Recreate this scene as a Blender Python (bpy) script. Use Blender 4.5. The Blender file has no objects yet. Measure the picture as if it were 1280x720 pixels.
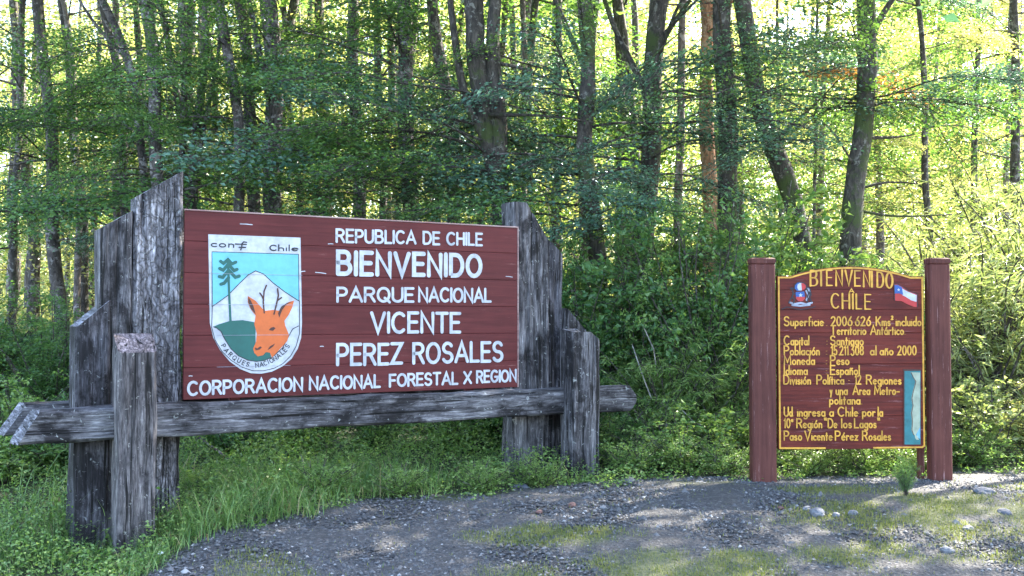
import bpy, math, random
import numpy as np
from mathutils import Vector, Matrix, noise
from mathutils.geometry import tessellate_polygon
PI = math.pi
R = math.radians
sc = bpy.context.scene
COL = sc.collection

# ------------------------------------------------------------------ camera, sky, sun, exposure
EYE = 1.6
PITCH = math.atan(40 / 1280)
cam_d = bpy.data.cameras.new('camera')
cam = bpy.data.objects.new('camera', cam_d)
COL.objects.link(cam)
cam_d.sensor_width = 36
cam_d.lens = 36
cam_d.clip_end = 500
cam.location = (0, 0, EYE)
cam.rotation_euler = (PI / 2 + PITCH, 0, 0)
sc.camera = cam

SUN_EL, SUN_AZ = R(46), R(48)          # azimuth clockwise from +Y
world = bpy.data.worlds.new('World')
sc.world = world
world.use_nodes = True
wn = world.node_tree
sky = wn.nodes.new('ShaderNodeTexSky')
sky.sky_type = 'NISHITA'
sky.sun_disc = False
sky.sun_elevation = SUN_EL
sky.sun_rotation = SUN_AZ
sky.air_density = 1.0
sky.dust_density = 2.0
sky.ozone_density = 0.5
wn.links.new(sky.outputs[0], wn.nodes['Background'].inputs[0])
wn.nodes['Background'].inputs[1].default_value = 0.15
sun_d = bpy.data.lights.new('sun', 'SUN')
sun_d.energy = 5.0
sun_d.angle = R(0.5)
sun_d.color = (1.0, 0.93, 0.80)
sun = bpy.data.objects.new('sun', sun_d)
COL.objects.link(sun)
sdir = Vector((math.sin(SUN_AZ) * math.cos(SUN_EL), math.cos(SUN_AZ) * math.cos(SUN_EL), math.sin(SUN_EL)))
sun.rotation_euler = sdir.to_track_quat('Z', 'Y').to_euler()
sc.view_settings.view_transform = 'Standard'
sc.view_settings.look = 'None'
sc.view_settings.gamma = 1
sc.view_settings.exposure = 3.15
sc.cycles.max_bounces = 6
sc.cycles.diffuse_bounces = 4
sc.cycles.transmission_bounces = 4
sc.cycles.glossy_bounces = 2


# ------------------------------------------------------------------ measuring helpers (plain geometry)
CP, SP = math.cos(PITCH), math.sin(PITCH)


def ray(x, y):
    a = (x - 640) / 1280
    b = (360 - y) / 1280
    return a, CP - b * SP, SP + b * CP


def at(x, y, Y):
    r = ray(x, y)
    t = Y / r[1]
    return Vector((r[0] * t, Y, EYE + r[2] * t))


class Plane:
    """vertical board plane: u runs along it, w is distance in front of it"""
    def __init__(s, x, y, ang):
        s.o = (x, y)
        s.ang = ang
        s.t = (math.cos(ang), math.sin(ang))
        s.n = (math.sin(ang), -math.cos(ang))

    def inv(s, x, y, w=0.0):
        r = ray(x, y)
        ox, oy = s.o[0] + s.n[0] * w, s.o[1] + s.n[1] * w
        det = -r[0] * s.t[1] + s.t[0] * r[1]
        t = (-ox * s.t[1] + s.t[0] * oy) / det
        return ((t * r[0] - ox) * s.t[0] + (t * r[1] - oy) * s.t[1], EYE + t * r[2])


def sstep(t):
    t = np.clip(t, 0, 1)
    return t * t * (3 - 2 * t)


def ground_z(x, y):
    x = np.asarray(x, float)
    y = np.asarray(y, float)
    z = 0.24 * sstep((y - 5.4) / 2.6)
    z = z - 0.20 * sstep((-1.9 - x) / 1.0) * sstep((9 - y) / 2)
    z = z + 0.55 * sstep((y - 9.5) / 12) + 0.04 * np.maximum(y - 16, 0) + 0.05 * np.maximum(y - 34, 0)
    z = z + 0.7 * sstep((x - 4.5) / 3.5) * sstep((y - 9.8) / 3)
    z = z + 0.02 * np.sin(x * 1.7 + y) * np.sin(y * 1.3 - x * .6)
    return z


EDGE_X = np.array([-6, -2.45, -2.3, -2.05, -1.5, -0.6, 0.7, 2.0, 3.5, 6, 12])
EDGE_Y = np.array([0, 5.6, 6.35, 6.85, 7.45, 7.95, 8.5, 8.75, 9.0, 9.35, 9.6])


def gravel_edge(x):
    return np.interp(x, EDGE_X, EDGE_Y)


# ------------------------------------------------------------------ object helpers
def link(o, parent=None):
    COL.objects.link(o)
    if parent is not None:
        o.parent = parent
    return o


def tag(o, label=None, cat=None, group=None, kind=None):
    if label: o['label'] = label
    if cat: o['category'] = cat
    if group: o['group'] = group
    if kind: o['kind'] = kind
    return o


def empty(name, loc=(0, 0, 0), rz=0.0):
    o = bpy.data.objects.new(name, None)
    o.empty_display_size = 0.2
    o.location = loc
    o.rotation_euler = (0, 0, rz)
    return link(o)


def mesh_from(name, verts, faces, mats, midx=None, smooth=False):
    me = bpy.data.meshes.new(name)
    me.from_pydata([tuple(v) for v in verts], [], faces)
    for m in mats:
        me.materials.append(m)
    if midx is not None:
        me.polygons.foreach_set('material_index', np.asarray(midx, np.int32))
    if smooth:
        me.polygons.foreach_set('use_smooth', np.ones(len(me.polygons), bool))
    me.update()
    return me


def mesh_np(name, verts, tris, mats, midx=None, smooth=False, attr=None):
    """verts Nx3, tris Mx3 numpy"""
    me = bpy.data.meshes.new(name)
    nv, nf = len(verts), len(tris)
    me.vertices.add(nv)
    me.vertices.foreach_set('co', np.ascontiguousarray(verts, np.float32).ravel())
    me.loops.add(nf * 3)
    me.loops.foreach_set('vertex_index', np.ascontiguousarray(tris, np.int32).ravel())
    me.polygons.add(nf)
    me.polygons.foreach_set('loop_start', np.arange(nf, dtype=np.int32) * 3)
    for m in mats:
        me.materials.append(m)
    if midx is not None:
        me.polygons.foreach_set('material_index', np.ascontiguousarray(midx, np.int32))
    me.polygons.foreach_set('use_smooth', np.full(nf, smooth))
    if attr is not None:
        a = me.attributes.new('shade', 'FLOAT', 'POINT')
        a.data.foreach_set('value', np.ascontiguousarray(attr, np.float32))
    me.update(calc_edges=True)
    return me


def obj(name, me, parent=None):
    return link(bpy.data.objects.new(name, me), parent)


# ------------------------------------------------------------------ materials
def new_mat(name):
    m = bpy.data.materials.new(name)
    m.use_nodes = True
    nt = m.node_tree
    return m, nt, nt.nodes['Principled BSDF']


class NT:
    def __init__(s, nt): s.nt = nt

    def n(s, typ, **kw):
        nd = s.nt.nodes.new(typ)
        for k, v in kw.items():
            if k.startswith('i_'):
                nd.inputs[k[2:].replace('_', ' ')].default_value = v
            else:
                setattr(nd, k, v)
        return nd

    def l(s, a, b): s.nt.links.new(a, b)

    def ramp(s, fac, stops):
        r = s.nt.nodes.new('ShaderNodeValToRGB')
        els = r.color_ramp.elements
        while len(els) < len(stops): els.new(0.5)
        for e, (p, c) in zip(els, stops):
            e.position = p
            e.color = (*c, 1) if len(c) == 3 else c
        s.l(fac, r.inputs[0])
        return r.outputs[0]

    def coords(s, scale=(1, 1, 1), rnd=True, src='Object'):
        tc = s.n('ShaderNodeTexCoord')
        mp = s.n('ShaderNodeMapping')
        mp.inputs['Scale'].default_value = scale
        s.l(tc.outputs[src], mp.inputs[0])
        if rnd:
            oi = s.n('ShaderNodeObjectInfo')
            mu = s.n('ShaderNodeVectorMath', operation='SCALE')
            cb = s.n('ShaderNodeCombineXYZ')
            for k in range(3): s.l(oi.outputs['Random'], cb.inputs[k])
            s.l(cb.outputs[0], mu.inputs[0])
            mu.inputs['Scale'].default_value = 37.0
            s.l(mu.outputs[0], mp.inputs['Location'])
        return mp.outputs[0]

    def noise(s, vec, scale, detail=5, rough=0.6, dist=0.0):
        n = s.n('ShaderNodeTexNoise')
        n.inputs['Scale'].default_value = scale
        n.inputs['Detail'].default_value = detail
        n.inputs['Roughness'].default_value = rough
        n.inputs['Distortion'].default_value = dist
        s.l(vec, n.inputs['Vector'])
        return n.outputs[0]

    def mix(s, fac, a, b, mode='MIX'):
        m = s.n('ShaderNodeMix', data_type='RGBA', blend_type=mode)
        for sock, val in ((m.inputs[0], fac), (m.inputs[6], a), (m.inputs[7], b)):
            if hasattr(val, 'links'): s.l(val, sock)
            elif isinstance(val, (int, float)): sock.default_value = val
            else: sock.default_value = (*val, 1)
        return m.outputs[2]

    def math(s, op, a, b=None, clamp=False):
        m = s.n('ShaderNodeMath', operation=op, use_clamp=clamp)
        for sock, val in ((m.inputs[0], a), (m.inputs[1], b)):
            if val is None: continue
            if hasattr(val, 'links'): s.l(val, sock)
            else: sock.default_value = val
        return m.outputs[0]

    def bump(s, h, strength, dist, normal=None):
        b = s.n('ShaderNodeBump')
        b.inputs['Strength'].default_value = strength
        b.inputs['Distance'].default_value = dist
        s.l(h, b.inputs['Height'])
        if normal is not None: s.l(normal, b.inputs['Normal'])
        return b.outputs[0]


def timber_mat(name, axis, tint=(1, 1, 1), dark=0.5, cracked=False):
    m, nt, p = new_mat(name)
    t = NT(nt)

    def st(a, b):
        q = [a, a, a]
        q[axis] = b
        return tuple(q)
    vb = t.coords((1, 1, 1))
    grain = t.noise(t.coords(st(38, 2.6)), 1.6, 8, 0.68, 0.35)
    band = t.noise(t.coords(st(9, 1.1)), 1.5, 5, 0.6, 0.5)
    blot = t.noise(t.coords(st(2.6, 1.5)), 1.6, 7, 0.7, 0.3)
    fine = t.noise(vb, 90, 4, 0.7)
    crack = t.noise(t.coords(st(30, 0.7)), 1.1, 3, 0.5, 0.8)
    g = t.math('ADD', t.math('MULTIPLY', grain, 0.55), t.math('MULTIPLY', band, 0.45))
    c = t.ramp(g, [(0.36, (0.016, 0.015, 0.017)), (0.45, (0.055, 0.052, 0.057)), (0.53, (0.13, 0.124, 0.132)), (0.65, (0.34, 0.33, 0.345))])
    bl = t.ramp(blot, [(dark - 0.10, (0.13, 0.12, 0.13)), (dark - 0.01, (0.75, 0.74, 0.76)), (dark + 0.14, (1.15, 1.15, 1.15))])
    c = t.mix(1.0, c, bl, 'MULTIPLY')
    ckr = t.ramp(crack, [(0.355, (0, 0, 0)), (0.40, (1, 1, 1))])
    h2 = ckr
    c = t.mix(1.0, c, t.ramp(crack, [(0.355, (0.12, 0.11, 0.11)), (0.40, (1, 1, 1))]), 'MULTIPLY')
    nrm = None
    if cracked:
        wv = t.n('ShaderNodeVectorMath', operation='ADD')
        nv = t.n('ShaderNodeTexNoise')
        nv.inputs['Scale'].default_value = 9
        nv.inputs['Detail'].default_value = 4
        t.l(vb, nv.inputs['Vector'])
        sv = t.n('ShaderNodeVectorMath', operation='SCALE')
        sv.inputs['Scale'].default_value = 3.2
        t.l(nv.outputs['Color'], sv.inputs[0])
        t.l(t.coords((22, 22, 9)), wv.inputs[0])
        t.l(sv.outputs[0], wv.inputs[1])
        vo = t.n('ShaderNodeTexVoronoi', feature='DISTANCE_TO_EDGE')
        vo.inputs['Scale'].default_value = 1.0
        t.l(wv.outputs[0], vo.inputs['Vector'])
        ce = t.ramp(vo.outputs['Distance'], [(0.0, (0, 0, 0)), (0.16, (1, 1, 1))])
        c = t.mix(0.6, c, t.ramp(vo.outputs['Distance'], [(0.0, (0.25, 0.25, 0.25)), (0.06, (0.9, 0.9, 0.9)), (0.35, (1.7, 1.7, 1.75))]), 'MULTIPLY')
        nrm = t.bump(ce, 1.0, 0.007)
    c = t.mix(1.0, c, t.ramp(t.noise(t.coords(st(150, 14)), 1.0, 6, 0.75), [(0.36, (0.45, 0.44, 0.45)), (0.5, (0.95, 0.95, 0.95)), (0.66, (1.45, 1.44, 1.42))]), 'MULTIPLY')
    lich = t.noise(vb, 26, 6, 0.7, 0.5)
    c = t.mix(t.ramp(lich, [(0.62, (0, 0, 0)), (0.66, (0.8, 0.8, 0.8))]), c, (0.34, 0.35, 0.34))
    c = t.mix(1.0, c, tint, 'MULTIPLY')
    t.l(c, p.inputs['Base Color'])
    p.inputs['Roughness'].default_value = 0.8
    p.inputs['Specular IOR Level'].default_value = 0.35
    b1 = t.bump(g, 0.8, 0.010, nrm)
    b2 = t.bump(h2, 1.0, 0.010, b1)
    b3 = t.bump(fine, 0.3, 0.002, b2)
    t.l(b3, p.inputs['Normal'])
    return m


def paint_mat(name, col, col2, axis=0, wear=0.0, rough=0.55, chips=None):
    """painted wood with grain showing through"""
    m, nt, p = new_mat(name)
    t = NT(nt)
    s = [22, 22, 22]
    s[axis] = 1.0
    v = t.coords(tuple(s))
    vb = t.coords()
    g = t.noise(v, 1.6, 8, 0.7, 0.4)
    b = t.noise(vb, 2.4, 5, 0.6)
    f = t.math('ADD', t.math('MULTIPLY', g, 0.65), t.math('MULTIPLY', b, 0.35))
    c = t.ramp(f, [(0.38, col2), (0.58, col)])
    if chips:
        ch = t.noise(t.coords(tuple(x * .5 for x in s)), 4.0, 9, 0.8)
        k = t.ramp(ch, [(0.62 - wear, (0, 0, 0)), (0.66 - wear, (1, 1, 1))])
        c = t.mix(k, c, chips)
    t.l(c, p.inputs['Base Color'])
    p.inputs['Roughness'].default_value = rough
    p.inputs['Specular IOR Level'].default_value = 0.22
    t.l(t.bump(g, 0.5, 0.004), p.inputs['Normal'])
    return m


def flat_mat(name, col, rough=0.6, var=0.15):
    m, nt, p = new_mat(name)
    t = NT(nt)
    n = t.noise(t.coords(rnd=False), 9, 5, 0.7)
    lo = tuple(x * (1 - var) for x in col)
    hi = tuple(min(1, x * (1 + var * .5)) for x in col)
    t.l(t.ramp(n, [(0.35, lo), (0.6, hi)]), p.inputs['Base Color'])
    p.inputs['Roughness'].default_value = rough
    return m


def leaf_mat(name, c1, c2, trans, tmix=0.45, gloss=0.35):
    """thin leaf: diffuse/gloss front plus light passing through"""
    m, nt, p = new_mat(name)
    t = NT(nt)
    n = t.noise(t.coords(), 7.0, 3, 0.6)
    at_ = t.n('ShaderNodeAttribute', attribute_name='shade')
    f = t.math('ADD', t.math('MULTIPLY', n, 0.5), t.math('MULTIPLY', at_.outputs['Fac'], 0.5))
    c = t.ramp(f, [(0.3, c1), (0.7, c2)])
    t.l(c, p.inputs['Base Color'])
    p.inputs['Roughness'].default_value = gloss
    p.inputs['Specular IOR Level'].default_value = 0.4
    tr = t.n('ShaderNodeBsdfTranslucent')
    tc = t.mix(1.0, c, trans, 'MULTIPLY')
    t.l(tc, tr.inputs[0])
    mx = t.n('ShaderNodeMixShader')
    mx.inputs[0].default_value = tmix
    t.l(p.outputs[0], mx.inputs[1])
    t.l(tr.outputs[0], mx.inputs[2])
    t.l(mx.outputs[0], nt.nodes['Material Output'].inputs[0])
    return m


def bark_mat(name, base=(0.055, 0.045, 0.045), light=(0.22, 0.21, 0.2), moss=0.0, mosscol=(0.05, 0.09, 0.02), lich=0.54):
    m, nt, p = new_mat(name)
    t = NT(nt)
    v = t.coords((7, 7, 2.2))
    vb = t.coords()
    g = t.noise(v, 2.6, 8, 0.7, 0.8)
    c = t.ramp(g, [(0.36, tuple(x * .3 for x in base)), (0.5, base), (0.66, tuple(min(1, x * 2.2) for x in base))])
    li = t.noise(vb, 9, 6, 0.7, 0.4)
    c = t.mix(t.ramp(li, [(lich, (0, 0, 0)), (lich + 0.05, (1, 1, 1))]), c, light)
    if moss:
        mo = t.noise(vb, 2.3, 6, 0.75)
        c = t.mix(t.ramp(mo, [(0.62 - moss * .3, (0, 0, 0)), (0.70 - moss * .3, (1, 1, 1))]), c, mosscol)
    t.l(c, p.inputs['Base Color'])
    p.inputs['Roughness'].default_value = 0.9
    t.l(t.bump(g, 1.0, 0.03, t.bump(li, 0.6, 0.01)), p.inputs['Normal'])
    return m


M = {}
M['timber_z'] = timber_mat('weathered_timber_upright', 2)
M['timber_x'] = timber_mat('weathered_timber_level', 0)
M['timber_brown'] = timber_mat('weathered_timber_brown', 2, (1.0, 0.94, 0.90), 0.47)
M['timber_cracked'] = timber_mat('cracked_weathered_timber', 2, (1.1, 1.1, 1.12), 0.42, True)
M['timber_dark'] = timber_mat('dark_toned_timber', 2, (0.8, 0.8, 0.85), 0.56)  # darker, slightly bluer timber with more dark blotches
M['endgrain_skylit'] = timber_mat('skylit_weathered_end_grain', 1, (1.25, 1.27, 1.35), 0.42)  # bright bluish tint paints skylight onto the cut ends
M['sawn_sunlit'] = timber_mat('sunlit_pink_sawn_top', 1, (1.35, 1.12, 1.08), 0.40)  # sunlight on the cut top put into a pink tint
M['red'] = paint_mat('maroon_paint', (0.118, 0.023, 0.023), (0.076, 0.014, 0.015), 0, 0.0, 0.6, (0.24, 0.11, 0.1))
M['red2'] = paint_mat('maroon_stain', (0.145, 0.024, 0.016), (0.06, 0.009, 0.008), 0, 0.03, 0.55, (0.24, 0.1, 0.1))
M['redpost'] = paint_mat('maroon_post_paint', (0.125, 0.042, 0.034), (0.068, 0.021, 0.018), 2, 0.03, 0.65, (0.3, 0.17, 0.17))
M['trim'] = paint_mat('bare_edge_wood', (0.42, 0.3, 0.28), (0.2, 0.09, 0.09), 0)
M['white'] = flat_mat('white_sign_paint', (0.46, 0.475, 0.52), 0.6, 0.25)
M['black'] = flat_mat('black_sign_paint', (0.02, 0.02, 0.03))
M['cyan'] = flat_mat('sky_blue_sign_paint', (0.13, 0.43, 0.54), 0.5, 0.12)
M['dgreen'] = flat_mat('dark_green_sign_paint', (0.012, 0.10, 0.085))
M['orange'] = flat_mat('orange_sign_paint', (0.56, 0.115, 0.02), 0.5, 0.12)
M['brownear'] = flat_mat('dark_brown_sign_paint', (0.06, 0.02, 0.015))
M['yellow'] = flat_mat('yellow_sign_paint', (0.62, 0.31, 0.035), 0.5, 0.35)
M['fblue'] = flat_mat('flag_blue_paint', (0.03, 0.09, 0.3))
M['fred'] = flat_mat('flag_red_paint', (0.45, 0.035, 0.035))
M['greypaint'] = flat_mat('grey_emblem_paint', (0.32, 0.34, 0.42), 0.6, 0.35)
M['sea'] = flat_mat('map_sea_paint', (0.02, 0.15, 0.17), 0.5, 0.3)
M['land'] = flat_mat('map_land_paint', (0.32, 0.36, 0.27), 0.6, 0.25)
M['lagoon'] = flat_mat('map_light_blue_paint', (0.15, 0.36, 0.6), 0.6, 0.2)
M['twig'] = bark_mat('twig_bark', (0.05, 0.04, 0.035), (0.16, 0.15, 0.14))
M['bark'] = bark_mat('dark_lichened_bark', (0.072, 0.06, 0.058), (0.27, 0.25, 0.25), 0.12)
M['bark_moss'] = bark_mat('mossy_bark', (0.055, 0.046, 0.04), (0.2, 0.19, 0.17), 0.36, (0.055, 0.075, 0.022), lich=0.57)
M['bark_pale'] = bark_mat('pale_bark', (0.15, 0.12, 0.12), (0.42, 0.38, 0.4), 0.0)
M['bark_orange'] = bark_mat('orange_brown_bark', (0.34, 0.17, 0.10), (0.48, 0.32, 0.22), 0.0)
M['leaf_green'] = leaf_mat('green_beech_leaf', (0.055, 0.135, 0.05), (0.15, 0.27, 0.10), (1.6, 1.5, 0.55), 0.4, 0.3)
M['leaf_teal'] = leaf_mat('blue_green_beech_leaf', (0.055, 0.13, 0.095), (0.14, 0.25, 0.175), (1.3, 1.4, 0.85), 0.3, 0.3)
M['leaf_yellow'] = leaf_mat('sunlit_yellow_green_leaf', (0.19, 0.225, 0.07), (0.40, 0.42, 0.18), (1.5, 1.4, 0.9), 0.5, 0.3)  # sunlit look of the background foliage put into the leaf colour
M['leaf_shrub'] = leaf_mat('shrub_leaf', (0.09, 0.185, 0.04), (0.26, 0.37, 0.13), (1.4, 1.4, 0.7), 0.4, 0.3)
M['leaf_bamboo'] = leaf_mat('bamboo_leaf', (0.16, 0.22, 0.07), (0.38, 0.42, 0.2), (1.3, 1.3, 0.8), 0.4, 0.35)
M['leaf_rust'] = leaf_mat('rusty_leaf', (0.25, 0.12, 0.03), (0.4, 0.22, 0.06), (1.4, 1.2, 0.6), 0.4)
M['grass'] = leaf_mat('long_grass_blade', (0.085, 0.18, 0.05), (0.23, 0.34, 0.12), (1.3, 1.4, 0.5), 0.3, 0.4)
M['straw'] = leaf_mat('dry_grass_blade', (0.28, 0.24, 0.12), (0.42, 0.36, 0.2), (1.2, 1.1, 0.7), 0.3, 0.5)
M['turf'] = leaf_mat('short_turf_blade', (0.10, 0.14, 0.03), (0.24, 0.25, 0.08), (1.2, 1.2, 0.5), 0.3, 0.5)


def ground_mat():
    m, nt, p = new_mat('gravel_and_forest_floor')
    t = NT(nt)
    v = t.coords(rnd=False)
    at_ = t.n('ShaderNodeAttribute', attribute_name='gravel')
    turf = t.n('ShaderNodeAttribute', attribute_name='turf')
    vo = t.n('ShaderNodeTexVoronoi')
    vo.inputs['Scale'].default_value = 55
    t.l(v, vo.inputs['Vector'])
    vo2 = t.n('ShaderNodeTexVoronoi')
    vo2.inputs['Scale'].default_value = 120
    t.l(v, vo2.inputs['Vector'])
    big = t.noise(v, 1.3, 6, 0.6)
    cellv = t.n('ShaderNodeSeparateColor')
    t.l(vo.outputs['Color'], cellv.inputs[0])
    g = t.ramp(cellv.outputs[0], [(0.0, (0.034, 0.034, 0.037)), (0.6, (0.064, 0.063, 0.067)), (0.95, (0.12, 0.118, 0.12)), (1.0, (0.24, 0.23, 0.23))])
    dust = t.ramp(big, [(0.35, (0.043, 0.040, 0.041)), (0.7, (0.078, 0.071, 0.069))])
    g = t.mix(0.45, g, dust)
    fl = t.noise(v, 14, 8, 0.75)
    floor = t.ramp(fl, [(0.3, (0.012, 0.012, 0.006)), (0.5, (0.035, 0.045, 0.015)), (0.7, (0.08, 0.085, 0.03))])
    c = t.mix(at_.outputs['Fac'], floor, g)
    tc = t.ramp(t.noise(v, 40, 5, 0.7), [(0.35, (0.09, 0.1, 0.04)), (0.65, (0.17, 0.18, 0.08))])
    c = t.mix(t.math('MULTIPLY', turf.outputs['Fac'], 0.75), c, tc)
    t.l(c, p.inputs['Base Color'])
    p.inputs['Roughness'].default_value = 0.92
    h = t.math('ADD', vo.outputs['Distance'], t.math('MULTIPLY', vo2.outputs['Distance'], 0.5))
    t.l(t.bump(h, 0.8, 0.012), p.inputs['Normal'])
    return m


def stone_mat(name, stops, src=True):
    m, nt, p = new_mat(name)
    t = NT(nt)
    at_ = t.n('ShaderNodeAttribute', attribute_name='shade')
    n = t.noise(t.coords(), 30, 5, 0.7)
    f = t.math('ADD', t.math('MULTIPLY', at_.outputs['Fac'], 0.8), t.math('MULTIPLY', n, 0.2))
    t.l(t.ramp(f if src else n, stops), p.inputs['Base Color'])
    t.l(t.bump(n, 0.6, 0.004), p.inputs['Normal'])
    p.inputs['Roughness'].default_value = 0.8
    return m


M['stone'] = stone_mat('gravel_stone', [(0.1, (0.022, 0.022, 0.025)), (0.5, (0.066, 0.066, 0.072)), (0.78, (0.13, 0.128, 0.134)), (0.92, (0.33, 0.32, 0.32))])
M['rock'] = stone_mat('grey_rock', [(0.35, (0.085, 0.087, 0.10)), (0.65, (0.19, 0.195, 0.215))], False)
M['rock_dark'] = stone_mat('dark_slate_rock', [(0.35, (0.05, 0.055, 0.075)), (0.65, (0.12, 0.13, 0.16))], False)
M['rock_red'] = stone_mat('reddish_rock', [(0.35, (0.10, 0.05, 0.045)), (0.65, (0.18, 0.10, 0.09))], False)
M['paper'] = flat_mat('white_litter_paper', (0.8, 0.8, 0.82))
M['ground'] = ground_mat()

# ------------------------------------------------------------------ ground sheet
def nz(x, y, s, seed=0.0):
    return noise.noise(Vector((x * s + seed, y * s - seed, seed * .37)))


def turf_mask(x, y):
    """thin mossy grass growing in patches on the gravel"""
    k = 0.0
    for cx, cy, rx, ry, a in ((0.28, 6.9, .55, .22, 1.0), (0.75, 6.15, .9, .3, 1.0), (1.25, 6.45, .7, .2, .9), (-0.1, 6.0, .5, .35, .8),
                              (1.7, 5.75, 1.2, .45, .8), (3.4, 7.4, 1.5, .55, .9), (2.4, 6.6, .8, .3, .6), (3.9, 6.5, 1.2, .3, .6),
                              (4.6, 8.3, .9, .3, .5), (0.3, 5.5, 1.2, .3, .7), (-1.5, 6.2, .5, .6, .45), (2.6, 8.2, .5, .25, .7)):
        d = ((x - cx) / rx) ** 2 + ((y - cy) / ry) ** 2
        if d < 4: k = max(k, a * math.exp(-d * 1.1))
    k = k * (0.75 + 0.9 * nz(x, y, 3.1, 5)) + 0.25 * nz(x, y, 7, 2) * k
    return max(0, min(1, (k - .16) * 2.4))


def build_ground():
    xs = np.concatenate([np.linspace(-160, -12, 16)[:-1], np.linspace(-12, -4, 20)[:-1], np.arange(-4, 7, .07), np.linspace(7, 16, 24), np.linspace(16, 160, 16)[1:]])
    ys = np.concatenate([np.linspace(-60, 4, 10)[:-1], np.arange(4, 10, .07), np.linspace(10, 20, 30), np.linspace(20, 220, 36)[1:]])
    X, Y = np.meshgrid(xs, ys)
    Z = ground_z(X, Y)
    Z = np.minimum(Z, 24 + 0 * Z)
    nx, ny = len(xs), len(ys)
    V = np.stack([X, Y, Z], -1).reshape(-1, 3)
    grav = np.zeros(len(V))
    turf = np.zeros(len(V))
    for i, (x, y, z) in enumerate(V):
        near = 3.5 < y < 11 and -5 < x < 8
        if near:
            w = nz(x, y, 2.2, 1) * .35 + nz(x, y, 8, 3) * .15
            V[i, 2] += 0.018 * nz(x, y, 2.5, 7) + 0.006 * nz(x, y, 11, 9)
            turf[i] = turf_mask(x, y)
        else:
            w = 0
        e = float(gravel_edge(x))
        xe = x + 2.35 if y < 6.4 else 9
        d = min(e - y, xe) + w
        grav[i] = max(0, min(1, d * 4 + .5))
    idx = np.arange(nx * ny).reshape(ny, nx)
    a, b, c, d = idx[:-1, :-1].ravel(), idx[:-1, 1:].ravel(), idx[1:, 1:].ravel(), idx[1:, :-1].ravel()
    T = np.concatenate([np.stack([a, b, c], 1), np.stack([a, c, d], 1)])
    me = mesh_np('ground', V, T, [M['ground']], smooth=True)
    for nm, arr in (('gravel', grav), ('turf', turf)):
        at_ = me.attributes.new(nm, 'FLOAT', 'POINT')
        at_.data.foreach_set('value', arr.astype(np.float32))
    tag(obj('ground', me), kind='structure')


build_ground()


# ------------------------------------------------------------------ stroke lettering
def arc(cx, cy, rx, ry, a0, a1, n=None):
    n = n or max(4, int(abs(a1 - a0) / 20))
    return [(cx + rx * math.cos(R(a0 + (a1 - a0) * i / n)), cy + ry * math.sin(R(a0 + (a1 - a0) * i / n))) for i in range(n + 1)]


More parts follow.
